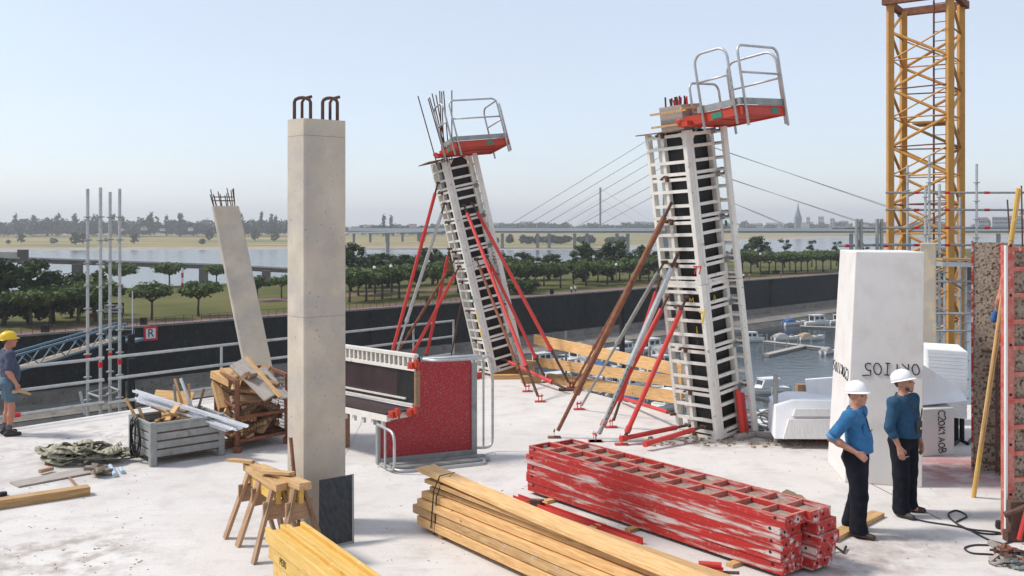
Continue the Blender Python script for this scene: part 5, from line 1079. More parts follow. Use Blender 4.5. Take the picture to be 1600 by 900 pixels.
# ------------------------------------------------------------ left deck clutter
plank('plank', G(-60,803)+Z*.06, G(139,772)+Z*.06, .17, .11, M['wood'], chip=.03, label='thick pine plank on the deck at lower left', cat='plank')
plank('grey_board', G(22,759)+Z*.015, G(150,735)+Z*.02, .34, .02, M['greywood'], label='flat grey board lying on the deck beside the webbing heap', cat='board')
plank('lath', G(108,748)+Z*.02, G(124,766)+Z*.02, .03, .02, M['oldwood'], label='short thin lath on deck beside the thick pine plank', cat='lath')
plank('lath', G(62,742)+Z*.05, G(82,737)+Z*.05, .06, .05, M['oldwood'], label='small wood offcut on the edge of the flat grey board', cat='lath')
rnd = random.Random(31); r = root('webbing_heap', G(135,722), 'crumpled heap of olive green webbing straps on the deck', 'webbing')
hc = G(132,722)
def ribbon(pts, w_):
    mb = MB(); n = len(pts); L_ = []
    for i in range(n):
        t = (pts[min(i+1,n-1)]-pts[max(i-1,0)]).normalized(); tilt = .6*math.sin(i*.55+w_*90); sd_ = (t.cross(Z).normalized()*math.cos(tilt)+Z*math.sin(tilt))*w_; L_.append((pts[i]-sd_*.5+Z*abs(math.sin(tilt))*w_*.5, pts[i]+sd_*.5+Z*abs(math.sin(tilt))*w_*.5))
    for i in range(n-1): mb.quad(L_[i][0], L_[i][1], L_[i+1][1], L_[i+1][0])
    return mb
for k in range(13):
    ph = rnd.uniform(0,6); pts = []; cx = rnd.uniform(-.3,.3); rx = rnd.uniform(.2,.42); ry = rnd.uniform(.14,.30); h0 = .03+.014*k
    for i in range(34):
        t = i/33*rnd.uniform(5.0,5.2)+ph; pts.append(hc+V((cx+rx*math.cos(t)+.1*math.sin(3*t+k), ry*math.sin(t)+.05*math.cos(2*t), h0+.03*math.sin(2.3*t+k)+.03)))
    sb = ribbon(pts, rnd.uniform(.09,.15)).build('strap', M['olive'], r, smooth=True); so_ = sb.modifiers.new('thick','SOLIDIFY'); so_.thickness = .008
pts = [hc+V((.3,-.1,.04)), G(178,719)+Z*.05, G(195,716)+Z*.03, G(212,714)+Z*.04, G(222,713)+Z*.02]
pp = []
for i in range(len(pts)-1):
    for q in range(5): pp.append(pts[i].lerp(pts[i+1], q/5)+V((0,.03*math.sin(q+i*5),.015*math.sin(q*1.3))))
sb = ribbon(pp, .13).build('strap', M['olive'], r, smooth=True); sb.modifiers.new('thick','SOLIDIFY').thickness = .01
for k in range(6):
    p = G(rnd.uniform(140,178), rnd.uniform(733,747)); an = rnd.uniform(0,3); d_ = V((math.cos(an),math.sin(an),0))*rnd.uniform(.08,.16); plank('rag', p-d_+Z*(.05+.02*k), p+d_+Z*.05, .12, .05, M['debris'], label='dirty scrap in the rubbish beside the webbing heap', cat='scrap', group='scraps beside the webbing')
MB().tube(G(172,732)+Z*.035, G(180,746)+Z*.035, .035, 10).build('plastic_pipe', M['bluepipe'], label='short pale blue plastic pipe beside the webbing heap', cat='pipe')
MB().tube(G(188,735)+Z*.03, G(192,741)+Z*.03, .03, 10).build('plastic_pipe', M['bluepipe'], label='tiny pale blue pipe stub between webbing and grey bin', cat='pipe')
MB().ob(G(70,727), (.1,0,0),(0,.08,0),(0,0,.07)).build('brick_chip', M['rust'], label='small reddish brick lump left of the webbing heap', cat='brick')
MB().lathe([(.02,0),(.06,.01),(.055,.05),(.01,.06)], G(4,775), 9).build('stone', M['ink'], label='small black lump on the deck at far left', cat='lump')
# scattered chips: uncountable crumbs on the deck
rnd = random.Random(41); mb = MB()
for k in range(420):
    if k < 170: p = G(rnd.uniform(0,240), rnd.uniform(660,900))
    elif k < 260: p = G(rnd.uniform(560,830), rnd.uniform(640,880))
    elif k < 330: p = G(rnd.uniform(760,1000), rnd.uniform(760,870))
    else: p = G(rnd.uniform(1060,1600), rnd.uniform(690,895))
    s = rnd.uniform(.004,.013); an = rnd.uniform(0,3.1); d1 = V((math.cos(an),math.sin(an),0)); d2 = V((-d1.y,d1.x,0)); mb.ob(p+Z*.001, d1*s*rnd.uniform(1,3.5), d2*s*rnd.uniform(.5,1.2), Z*s*.5)
for k in range(140):
    p = G(rnd.uniform(1140,1320), rnd.uniform(686,700)) if k%2 else G(rnd.uniform(1010,1150), rnd.uniform(684,698)); s = rnd.uniform(.01,.045); an = rnd.uniform(0,3.1); d1 = V((math.cos(an),math.sin(an),0)); mb.ob(p+Z*.001, d1*s*2, V((-d1.y,d1.x,0))*s, Z*s*.7)
mb.build('deck_crumbs', M['debris'], loc=V((0,0,0)), label='small crumbs and splinters strewn over the deck', cat='debris', kind='stuff')

# ------------------------------------------------------------ trestles
def trestle(p0, p1, h, label, m1='wood'):
    p0, p1 = V(p0), V(p1); d_ = (p1-p0); dn = d_.normalized(); s = V((-dn.y,dn.x,0)); r = root('trestle', (p0+p1)/2, label, 'trestle')
    plank('top_beam', p0+Z*(h-.05), p1+Z*(h-.05), .13, .08, M['usedwood'], parent=r, chip=.02); plank('under_beam', p0+dn*.08+Z*(h-.17), p1-dn*.08+Z*(h-.17), .05, .16, M['yellow'], parent=r)
    for e_, sg in ((p0,1),(p1,-1)):
        q = e_+dn*sg*.16
        for t in (-1,1): plank('leg', q+s*t*.05+Z*(h-.10), q+s*t*.29-dn*sg*.10, .09, .035, M['oldwood'], up=s*t+Z*.3, parent=r)
        plank('end_board', q+s*.16+Z*(h*.62)-dn*sg*.02, q-s*.16+Z*(h*.62)-dn*sg*.02, .03, .2, M['oldwood'], parent=r)
    return r
trestle((-3.12,11.35,0),(-2.50,10.42,0),.84,'wooden trestle with splayed legs left of the pair by the straight pillar')
trestle((-2.93,11.10,0),(-2.22,10.32,0),.88,'wooden trestle standing closest to the foot of the straight pillar')
plank('steel_bar', V((-2.42,10.98,.05)), V((-2.56,11.10,1.18)), .03, .03, M['rust'], label='rusty flat bar leaning on the straight pillar behind the trestles', cat='bar')
for (x0,y0,z0),(x1,y1,z1),lb in (((-3.06,11.27,.848),(-2.80,10.87,.848),'rough offcut lying along the top of the left trestle'),((-2.82,10.78,.875),(-2.42,10.56,.905),'loose batten laid over both trestle tops'),((-3.36,11.40,.85),(-3.02,11.20,.875),'thin splintered board end sticking out past the left trestle')):
    plank('offcut', V((x0,y0,z0)), V((x1,y1,z1)), .09, .03, M['usedwood'], chip=.03, label=lb, cat='offcut')
# black sheet leaning at pillar foot
p0, p1 = G(498,860), G(553,848); d_ = p1-p0; top = V((-.04,.22,.72)); r = root('black_sheet', p0, 'scratched black formwork sheet leaning against the foot of the straight pillar', 'sheet')
MB().ob(p0, d_, top, V((0,.018,.006))).build('sheet', M['panelblack'], r)
for q, l_, w_ in ((p0-V((0,.004,0)), d_, top*.035),(p0+d_*.955-V((0,.004,0)), d_*.05, top)): MB().ob(q, l_, w_, V((0,-.012,-.003))).build('edge', M['galvdull'], r)

# ------------------------------------------------------------ yellow beams
bd = V((1.13,-1.71,0)).normalized(); bs = V((bd.y,-bd.x,0))*-1; o = V((-2.36,9.93,0))
def ibeam(p0, L, label, dz):
    mb = MB(); Wd = .2; Hh = .15
    mb.ob((0,-Wd/2,0),(L,0,0),(0,.042,0),(0,0,Hh)); mb.ob((0,Wd/2-.042,0),(L,0,0),(0,.042,0),(0,0,Hh)); mb.ob((.004,-Wd/2+.042,Hh*.3),(L-.008,0,0),(0,Wd-.084,0),(0,0,Hh*.42))
    me = mb.mesh('timber_beam'); me.materials.append(M['yellow']); o_ = inst(me, 'timber_beam', frame(p0, p0+bd*L), None, label=label, cat='beam', group='yellow timber beams'); b = o_.modifiers.new('bevel','BEVEL'); b.width = .005; return o_
lay = [(.0,.14,'bottom layer'),(.155,.06,'middle layer'),(.31,.0,'top layer')]
for z, sh, nm_ in lay:
    for k in range(2):
        q = o+bd*(sh+.03*k)+bs*(.205*k-.1+sh*.25)+Z*(z+.09)
        last = ibeam(q, 3.2, 'yellow varnished timber beam, %s of the pile, %s row' % (nm_, 'outer' if k == 0 else 'inner'), z)
for s in (.35,1.6): plank('bearer', o+bd*s-bs*.15+Z*.044, o+bd*s+bs*.3+Z*.044, .09, .086, M['redbox'], label='red bearer under the yellow beams', cat='bearer', group='red bearers')
tm = [ob_ for ob_ in C.objects if ob_.name.startswith('timber_beam') and 'middle layer' in ob_['label'] and 'outer' in ob_['label']][0]
lt = bpy.data.objects.new('lettering', text_mesh('PERI', .10, M['ink'], ext=.001)); C.objects.link(lt); lt.parent = tm
lt.matrix_local = Matrix(((1,0,0,.42),(0,0,-1,-.102),(0,1,0,.07),(0,0,0,1)))

# ------------------------------------------------------------ lumber pile
L0 = G(648,826); ld = V((.66,-.75,0)).normalized(); ls = V((-ld.y, ld.x, 0)); rnd = random.Random(51)
names = ['bottom','second from bottom','third from bottom','fourth from bottom','fifth from bottom']
for s in (.5,2.4): plank('bearer', L0+ld*s-ls*.0+Z*.03, L0+ld*s+ls*.48+Z*.03, .08, .058, M['oldwood'], label='timber bearer under the lumber pile', cat='bearer', group='lumber bearers')
ZL = [.06,.175,.285,.385,.475]; TH = [.11,.105,.095,.085,.06]
for i in range(5):
    for k in range(2):
        w_ = (.20,.19,.20,.18,.21)[i]; st = (.06,-.05,.03,.10,.16)[i]+rnd.uniform(-.03,.03)+.05*k
        off = .0+.205*k+w_/2+(.0,.015,-.01,.03,.08)[i]; yaw = (-.065,-.06,-.055,-.05,-.045)[i]+.006*k
        p0 = L0+ld*st+ls*off+Z*(ZL[i]+TH[i]/2); L_ = 4.4+rnd.uniform(-.2,.2); dr = (ld+ls*yaw).normalized(); p1 = p0+dr*L_
        plank('board', p0, p1, w_, TH[i]-.006, M['usedwood' if (i+k)%3 == 1 else 'wood'], chip=.012, bevel=.005, label='pine board in the lumber pile, %s layer, %s board' % (names[i], ('outer','middle','inner')[k]), cat='board', group='pine boards in the lumber pile')
plank('board', L0+ld*-.02+ls*.17+Z*.70, L0+(ld-ls*.045).normalized()*4.3+ls*.14+Z*.57, .26, .045, M['wood'], bend=-.015, seg=8, chip=.015, bevel=.004, label='wide pale pine board topmost on the lumber pile', cat='board')
plank('board', L0+ld*.16+ls*.14+Z*.60, L0+(ld-ls*.03).normalized()*4.4+ls*.14+Z*.56, .22, .045, M['wood'], bend=-.012, seg=8, label='pine board just under the topmost one on the lumber pile', cat='board')
plank('board', L0+ld*.30+ls*.32+Z*.56, L0+(ld-ls*.005).normalized()*4.4+ls*.24+Z*.54, .16, .045, M['wood'], bend=-.01, seg=8, label='pine board slanting off the inner side of the lumber pile top', cat='board')
for k in range(1): 
    q = L0+ld*.42; MB().path([q-ls*.02+Z*.03, q-ls*.02+Z*.48+ld*.04, q+ls*.05+Z*.66+ld*.06, q+ls*.22+Z*.735+ld*.08, q+ls*.02+Z*.72+ld*.05, q-ls*.03+Z*.55, q-ls*.035+Z*.1-ld*.05], .008, 6).build('binding_wire', M['black'], label='twisted black wire binding the end of the lumber pile', cat='wire')

# ------------------------------------------------------------ red panel stacks
S0_ = G(824,771); S1_ = G(1221,907); sdv = (S1_-S0_); SL = sdv.length; sdn = sdv.normalized(); ssd = V((-sdn.y, sdn.x, 0)); ang = math.atan2(sdn.y, sdn.x); PW = .36; PH = .122
pr = root('formwork_panel', (0,0,0), local=True)
MB().ob((.02,.02,.045),(SL-.04,0,0),(0,PW-.04,0),(0,0,.02)).build('sheet', M['debris'], pr)
for y in (0,PW-.025): 
    mb = MB().ob((0,y,0),(SL,0,0),(0,.025,0),(0,0,PH-.004)); 
    if y == 0: mb.ob((0,-.004,.045),(SL,0,0),(0,.003,0),(0,0,.03))
    mb.build('side_rail', M['redbox'], pr)
for x in (-.001,SL-.029): MB().ob((x,.026,0),(.03,0,0),(0,PW-.052,0),(0,0,PH-.006)).build('end_rail', M['redbox'], pr)
for x in (-.002,SL-.03): MB().ob((x,0,PH-.003),(.032,0,0),(0,PW,0),(0,0,.004)).build('rim', M['redrim'], pr)
for y in (0,PW-.027): MB().ob((.031,y,PH-.003),(SL-.063,0,0),(0,.027,0),(0,0,.004)).build('rim', M['redrim'], pr)
rb = MB().ob((-.012,.026,.066),(.024,0,0),(0,PW-.054,0),(0,0,PH-.068)).mesh('rib'); rb.materials.append(M['redrim'])
for k in range(1,12):
    o_ = bpy.data.objects.new('rib', rb); C.objects.link(o_); o_.parent = pr; o_.location = (SL*k/12,0,0)
hm = MB().lathe([(.016,0),(.016,.003)],(0,0,0),10).mesh('bolt_hole'); hm.materials.append(M['ink'])
for x in (.12,SL-.12):
    o_ = bpy.data.objects.new('bolt_hole', hm); C.objects.link(o_); o_.parent = pr; o_.location = (x,-.005,.09); o_.rotation_euler = (math.pi/2,0,0)
for y in (.08,.22):
    o_ = bpy.data.objects.new('bolt_hole', hm); C.objects.link(o_); o_.parent = pr; o_.location = (SL+.002,y,.06); o_.rotation_euler = (0,math.pi/2,0)
rnd = random.Random(61); first = True
for st, n_, off, xs in (('front',5,0.0,0.0),('rear',5,.40,.12)):
    for k in range(n_):
        o_ = pr if first else copy_tree(pr); first = False
        jx = rnd.uniform(-.05,.06)+xs; jy = rnd.uniform(-.02,.02)+off+((-.02 if k == n_-1 else 0)); rot = rnd.uniform(-.004,.004)
        if st == 'rear' and k == n_-1: jy -= .03; jx += .02; 
        o_.location = S0_+sdn*jx+ssd*jy+Z*(.045+k*PH*1.012+(.11 if st == 'rear' and k == n_-1 else 0)*0); o_.rotation_euler = (0,0,ang+rot)
        tag(o_, 'cement caked red formwork panel, %s of the %s stack' % (['bottom','second from bottom','third from bottom','second from top','top'][k if n_ == 5 else (k if k < 2 else k+1)], 'longer stack beside the lumber' if st == 'front' else 'stack right behind it'), 'formwork panel', 'red formwork panels')
for s in (.5,2.0,3.5): plank('bearer', S0_+sdn*s-ssd*.12+Z*.021, S0_+sdn*s+ssd*.95+Z*.021, .09, .04, M['wood'], label='timber bearer under the red panel stacks', cat='bearer', group='panel stack bearers')
plank('wood_offcut', G(905,838)+Z*.03, G(942,824)+Z*.03, .10, .05, M['wood'], label='short pine offcut on deck between lumber and red panels', cat='offcut')
for (x0,y0),(x1,y1),w_,lb in (((806,782),(1000,852),.10,'long narrow red steel channel on deck between lumber and red panels'),((760,778),(790,792),.12,'short red steel offcut behind the lumber pile')):
    p0, p1 = G(x0,y0)+Z*.04, G(x1,y1)+Z*.04; me = MB().ob((0,-w_/2,-.035),((p1-p0).length,0,0),(0,w_,0),(0,0,.012)).ob((0,-w_/2,-.022),((p1-p0).length,0,0),(0,.012,0),(0,0,.06)).ob((0,w_/2-.012,-.022),((p1-p0).length,0,0),(0,.012,0),(0,0,.06)).mesh('steel_channel'); me.materials.append(M['red']); inst(me, 'steel_channel', frame(p0,p1), None, label=lb, cat='channel')
p = G(1108,903); r = root('red_clamp', p, 'red cast clamp on deck between lumber pile and red panels', 'clamp')
MB().ob(p+V((-.12,0,0)),(.26,-.04,0),(.02,.1,0),(0,0,.09)).tube(p+V((-.1,.05,.13)), p+V((.13,0,.13)), .03, 8).build('body', M['red'], r); MB().tube(p+V((.1,.02,.05)), p+V((.3,-.05,.07)), .018, 6).build('bolt', M['rustdark'], r)
p = G(835,795); r = root('red_clamp', p, 'small dark clamp resting beside the red steel channel', 'clamp')
MB().ob(p+V((-.06,-.03,.05)),(.14,-.03,0),(.02,.08,0),(0,0,.07)).build('body', M['rustdark'], r); MB().tube(p+V((-.1,0,.1)), p+V((.12,-.02,.12)), .014, 6).build('bolt', M['rust'], r)
r = root('cardboard_scrap', G(1232,788), 'torn folded brown cardboard lying behind the red panel stacks', 'cardboard')
for k, (px,py,dg,tl) in enumerate(((1208,786,15,.5),(1228,790,-10,.9),(1246,790,25,.35))):
    p = G(px,py); d1 = V((math.cos(math.radians(dg)),math.sin(math.radians(dg)),0))*.2; d2 = V((-.06,.18*math.cos(tl),.18*math.sin(tl))); MB().prism([p+Z*.01, p+d1+Z*.015, p+d1*1.05+d2, p+d1*.6+d2*1.25, p+d2*.9], V((0,-.004,.006))).build('flap', M['card'], r)
plank('plank', G(1296,846)+Z*.03, G(1372,806)+Z*.03, .16, .05, M['wood'], label='short pine plank under the feet of the man in short sleeves', cat='plank')
MB().path([G(1290,868)+Z*.02, G(1305,862)+Z*.06, G(1318,866)+Z*.02, G(1322,858)+Z*.03], .014, 6).build('rubber_scrap', M['black'], label='black rubber scrap beside the lower red stack', cat='scrap')

# ------------------------------------------------------------ foam blocks
b0 = G(1320,754); b1 = G(1441,762); b2 = b1+V((.12,1.25,0)); b3 = G(1293,722)
b2 = b1+(b3-b0); t0 = D(1337,393,13.65); t1 = t0+(b1-b0)*.90; t3 = t0+(b3-b0)*.86; t2 = t0+(b1-b0)*.90+(b3-b0)*.86
def hexa(mb, b, t):
    mb.v += [V(p) for p in b+t]; n = len(mb.v)-8
    for q in ((3,2,1,0),(4,5,6,7),(0,1,5,4),(1,2,6,5),(2,3,7,6),(3,0,4,7)): mb.f.append(tuple(n+i for i in q)); mb.m.append(0)
    return mb
r = root('foam_column', (b0+b2)/2, 'tall white polystyrene foam column with upside down handwriting behind the two men', 'foam')
fcol = hexa(MB(), [b0,b1,b2,b3], [t0,t1,t2,t3]).build('block', M['foamgrey'], r, bevel=.012)
fr_ = (b1-b0).normalized(); upv = (t0-b0).normalized(); nf = fr_.cross(upv).normalized()
zf = lambda py, Y: CAMH-(py-HOR)*Y/F
fpt = lambda px, py: b0+fr_*((D(px,py,13.45)-b0).dot(fr_))+(t0-b0)*(zf(py,13.45)/t0.z)-fr_*((t0-b0).dot(fr_)*(zf(py,13.45)/t0.z))
scrawl('OK1IO5', fpt(1434,568), -fr_, -upv, .155, r, 3, .80, .0075)
lf = (b3-b0).normalized(); upl = (t3-b3).normalized(); zl = zf(570,14.1)/t0.z
sl0 = b0+(t0-b0)*zl; sl1 = b3+(t3-b3)*zl
scrawl('C2OK1IO5', sl0.lerp(sl1,.06), sl1-sl0, -upl, .16, r, 5, .80, .005)
# lower left lump
Pq = lambda px,py,Y: D(px,py,Y)
r = root('foam_block', G(1270,690), 'white wire cut foam block with ribbed sloping face left of the foam column', 'foam')
fa = lambda px, py: Pq(px, py, 15.75-(py-655)*.004)
MB().prism([fa(1210,686), fa(1211,634), fa(1239,625), fa(1330,627), fa(1330,687)], V((.12,.85,0))).build('block', M['foam'], r, bevel=.012)
for q in ([(1222,685),(1231,654),(1330,654),(1330,685)], [(1237,650),(1241,638),(1330,638),(1330,650)]):
    MB().prism([fa(*p)+V((0,-.004,0)) for p in q], V((0,-.05,0))).build('slab', M['foamribs'], r, bevel=.006)
for k, px in enumerate((1236,1262,1288,1312)): MB().ob(G(px,690)+V((0,.1,0)),(.12,0,0),(0,.3,0),(0,0,.17)).build('packing_block', M['oldwood'], r)
r = root('foam_block', V((5.6,16.7,0)), 'upper white foam block resting behind the ribbed one left of the foam column', 'foam')
bq = [Pq(1262,632,16.6),Pq(1336,650,16.3),Pq(1336,640,17.2),Pq(1262,628,17.4)]; tq = [Pq(1258,594,16.6),Pq(1336,588,16.3),Pq(1336,586,17.2),Pq(1258,592,17.4)]
hexa(MB(), bq, tq).build('block', M['foam'], r, bevel=.01)
rg_ = MB().box((0,0,0),(.012,.006,.40)).mesh('ridge'); rg_.materials.append(M['foam'])
# clutter behind the lump
for (px,py,m_,lb) in ((1248,686,'card','brown'),(1272,688,'redband','red'),(1292,687,'boatblue','blue'),(1300,690,'oldwood','wooden')): MB().ob(G(px,py)+V((0,-.05,0)),(.16,.03,0),(-.02,.1,0),(0,0,.1)).build('small_box', M[m_], label='small %s oddment on deck under the ribbed foam block' % lb, cat='oddment')
p = D(1252,612,17.6); MB().box((p.x,p.y,p.z),(.17,.15,.28)).build('wood_post_top', M['oldwood'], label='brown timber post end showing above the ribbed foam block', cat='post')
# right-hand blocks
q0 = G(1436,714); q1 = G(1491,710); bk = V((.1,.8,0)); hz = V((0,0,.74))
r = root('foam_block', (q0+q1)/2+bk/2, 'low white foam block with vertical handwriting right of the foam column', 'foam')
hexa(MB(), [q0,q1,q1+bk,q0+bk], [q0+hz,q1+hz,q1+bk+hz,q0+bk+hz]).build('block', M['foamgrey'], r, bevel=.01)
scrawl('C2OK1AOB', q0.lerp(q1,.55)+hz*.96, -Z, (q1-q0), .13, r, 9, .66, .007)
r = root('foam_wedge', q0+bk/2, 'white sloping foam wedge above the lettered foam block', 'foam')
w0, w1, w2, w3 = Pq(1436,636,15.2), Pq(1512,626,15.4), Pq(1500,607,15.6), Pq(1436,566,15.3); bk2 = V((.05,.55,0)); w0.z += .02
MB().prism([w0,w1,w2,w3], bk2).build('block', M['foam'], r)
r = root('foam_stack', G(1485,668), 'stack of thin white foam slabs on the right behind the wedge', 'foam')
s0, s1 = Pq(1450,548,16.2), Pq(1512,548,15.9); sb_ = V((.3,1.0,0)); zt2 = s0.z+.02; nsl = 19; zb2 = .42
for k in range(nsl):
    z0 = zb2+(zt2-zb2)*k/nsl; j = .004*math.sin(k*2.1); inset = .12*(1-k/nsl)
    p0 = V((s0.x+j+inset*.4,s0.y,z0)); p1 = V((s1.x+j-inset*.1,s1.y,z0)); hh_ = Z*((zt2-zb2)/nsl-.003)
    hexa(MB(), [p0,p1,p1+sb_,p0+sb_], [p0+hh_,p1+hh_,p1+sb_+hh_,p0+sb_+hh_]).build('slab', M['foam'], r)
c_ = V((s0.x+.35,s0.y+.3,0)); MB().lathe([(.25,0),(.25,.03),(.06,.05),(.06,.38),(.22,.41)], c_, 14).build('pedestal', M['foam'], r)
for px in (1494,1503): MB().tube(G(px,690), G(px,690)+Z*.4, .04, 8).build('dark_stub', M['ink'], label='short dark steel stub on deck beside the foam stack', cat='stub', group='dark stubs by the foam stack')
MB().path([G(1490,697)+Z*.03, G(1500,692)+Z*.05, G(1512,696)+Z*.03, G(1518,690)+Z*.04], .03, 7).build('dark_hose', M['black'], label='dark hose heap on deck beside the foam stack', cat='hose')
# tan pillar
p0, p1 = D(1438,380,17.5), D(1463,380,17.4); bk = V((.22,.5,0)); zt = p0.z
r = root('tan_pillar', V((p0.x,p0.y,0)), 'stained tan concrete pillar just behind the foam column', 'pillar')
p0.z = p1.z = 0; hexa(MB(), [p0,p1,p1+bk,p0+bk], [q+Z*zt for q in (p0,p1,p1+bk,p0+bk)]).build('shaft', M['tan'], r, bevel=.015)
MB().lathe([(.045,0),(.045,.004)],(0,0,0),10).build('anchor_hole', M['ink'], r).matrix_local = Matrix.Translation(-ORG[r.name]+D(1444,487,17.46)) @ Matrix.Rotation(math.pi/2,4,'X')

# ------------------------------------------------------------ forms on the right
p0 = G(1521,736); p1 = p0+V((.42,-.22,0)); hh = 3.38; r = root('crusted_form', (p0+p1)/2, 'concrete crusted form board with thin red edge standing at right', 'formwork')
d_ = (p1-p0).normalized(); n_ = V((d_.y,-d_.x,0))
MB().ob(p0+Z*.02, p1-p0, -n_*.06, Z*(hh-.02)).build('board', M['crusty'], r); MB().ob(p0-d_*.03+n_*.01+Z*.02, d_*.028, -n_*.1, Z*hh).build('edge', M['redbox'], r)
MB().ob(p0+d_*.34+n_*.012, d_*.03, n_*.05, Z*hh).build('edge', M['redbox'], r)
q = p0+d_*.43+n_*.10; MB().ob(q-d_*.04, d_*.55, -n_*.05, Z*3.3).build('second_board', M['crusty'], r)
for k in range(7):
    for s in (.02,): MB().beam(q+d_*-.3+n_*.08+Z*(.18+.27*k), q+d_*.35+n_*.08+Z*(.18+.27*k), .035, .035).build('rung', M['rustdark'], r)
for s in (-.14,.06): MB().ob(q+d_*s+n_*.06+Z*.05, d_*.035, n_*.03, Z*1.9).build('stile', M['rustdark'], r)
p0 = G(1573,840); d_ = V((1,.16,0)).normalized(); n_ = V((d_.y,-d_.x,0)); Wf = 1.5; hh = 3.40; r = root('red_frame_panel', p0, 'tall red steel frame panel with black cells cut by the right frame edge', 'formwork')
MB().ob(p0+d_*.03-n_*.09+Z*.03, d_*(Wf-.06), -n_*.02, Z*(hh-.06)).build('sheet', M['crusty'], r)
for s in (0,.75,Wf-.08): MB().ob(p0+d_*s, d_*(.10 if s == 0 else .07), -n_*.11, Z*hh).build('upright', M['redrim'] if s == 0 else M['red'], r, bevel=.006)
MB().ob(p0-d_*.014+n_*.002, d_*.026, -n_*.03, Z*hh).build('worn_edge', M['foamgrey'], r)
for k in range(12): MB().ob(p0+d_*.1-n_*.01+Z*min(hh-.07,(.02+.308*k)), d_*(Wf-.18), -n_*.09, Z*.05).build('cross_rib', M['redrim'], r)
hm2 = MB().lathe([(.018,0),(.018,.004)],(0,0,0),10).mesh('bolt_hole'); hm2.materials.append(M['ink'])
for k in range(6): inst(hm2, 'bolt_hole', (lambda z,p: (lambda m: (setattr(m,'translation',p), m)[1])(z.to_track_quat('Z','Y').to_matrix().to_4x4()))(n_, p0+d_*.05+n_*.001+Z*(.5+.58*k)), r)
# wooden pole
pa, pb = G(1521,777), D(1592,294,12.0); r = root('wooden_pole', pa, 'long wooden pole with yellow painted ends leaning on the red frame', 'pole')
for t0_, t1_, m_ in ((0,.16,'yellow'),(.161,.84,'wood'),(.841,1,'yellow')):
    me = MB().tube((0,0,0),((pb-pa).length*(t1_-t0_),0,0),.032,10).mesh('section'); me.materials.append(M[m_]); inst(me, 'section', frame(pa+(pb-pa)*t0_, pb), r)
for (x0,y0),(x1,y1) in (((1574,312),(1580,385)),((1596,290),(1598,385))): MB().tube(D(x1,y1+20,14), D(x0,y0,14), .012, 6).build('rebar', M['rustdark'], label='thin dark rebar rod standing behind the red frame panel', cat='rebar', group='rods behind the red frame')
# cable on the deck
def deckpath(pts, sub=6):
    P_ = [G(*p)+Z*.012 for p in pts]; out = []
    for i in range(len(P_)-1):
        a0 = P_[max(i-1,0)]; a1 = P_[i]; a2 = P_[i+1]; a3 = P_[min(i+2,len(P_)-1)]
        for k in range(sub):
            t = k/sub; out.append(.5*((2*a1)+(a2-a0)*t+(2*a0-5*a1+4*a2-a3)*t*t+(3*a1-a0-3*a2+a3)*t**3))
    return out+[P_[-1]]
MB().path(deckpath([(1424,811),(1450,817),(1490,823),(1520,829),(1550,832),(1575,836),(1600,842)]), .010, 6).build('power_cable', M['black'], label='black cable running straight across the deck from the man with the radio', cat='cable')
MB().path(deckpath([(1570,852),(1545,845),(1520,832),(1496,820),(1484,810),(1483,803),(1494,799),(1507,804),(1510,809),(1500,814),(1494,818),(1505,826),(1530,834),(1556,836),(1572,832),(1575,822)]), .011, 6).build('power_cable', M['black'], label='black cable with a round loop on deck before the red frame panel', cat='cable')
MB().path(deckpath([(1600,838),(1580,848),(1555,853),(1525,853),(1510,856),(1508,860),(1520,866),(1550,868),(1565,872)]), .010, 6).build('power_cable', M['black'], label='black cable bending round beside the heap of clamps', cat='cable')
MB().lathe([(.03,0),(.045,.02),(.04,.09),(.02,.1)], G(1561,826), 10).build('cable_plug', M['black'], label='black cable plug lying on the deck at the foot of the red frame', cat='plug')
rnd = random.Random(71); r = root('clamp_heap', G(1580,880), 'heap of rusty steel clamps and wedges at the foot of the red frame', 'clamps')
for k in range(16):
    p = G(rnd.uniform(1552,1606), rnd.uniform(862,892))+Z*rnd.uniform(.03,.16); an = rnd.uniform(0,3.14); dd = V((math.cos(an),math.sin(an),rnd.uniform(-.4,.5))).normalized(); mb = MB(); l_ = rnd.uniform(.1,.2)
    mb.beam(p-dd*l_/2, p+dd*l_/2, .04, .05); s_ = dd.cross(Z).normalized(); mb.path([p-dd*l_*.4, p-dd*l_*.5+s_*.05, p+s_*.09, p+dd*l_*.5+s_*.04, p+dd*l_*.4], .017, 6); mb.tube(p-s_*.06, p+s_*.07, .014, 6)
    mb.build('clamp', M[('rust','galvdull','rustdark','greywood')[k%4]], r)
p = G(1592,850); r = root('machine_part', p, 'dark bracket with red handle bolted at the foot of the red frame panel', 'bracket')
MB().ob(p+V((-.1,.05,.0)),(.2,0,0),(0,.12,0),(0,0,.12)).ob(p+V((-.06,.06,.12)),(.16,0,0),(0,.09,0),(0,0,.34)).tube(p+V((-.12,.1,.3)), p+V((.1,.02,.42)), .035, 8).build('bracket', M['rustdark'], r); MB().tube(p+V((0,0,.05)), p+V((.08,-.02,.4)), .025, 8).build('handle', M['red'], r)
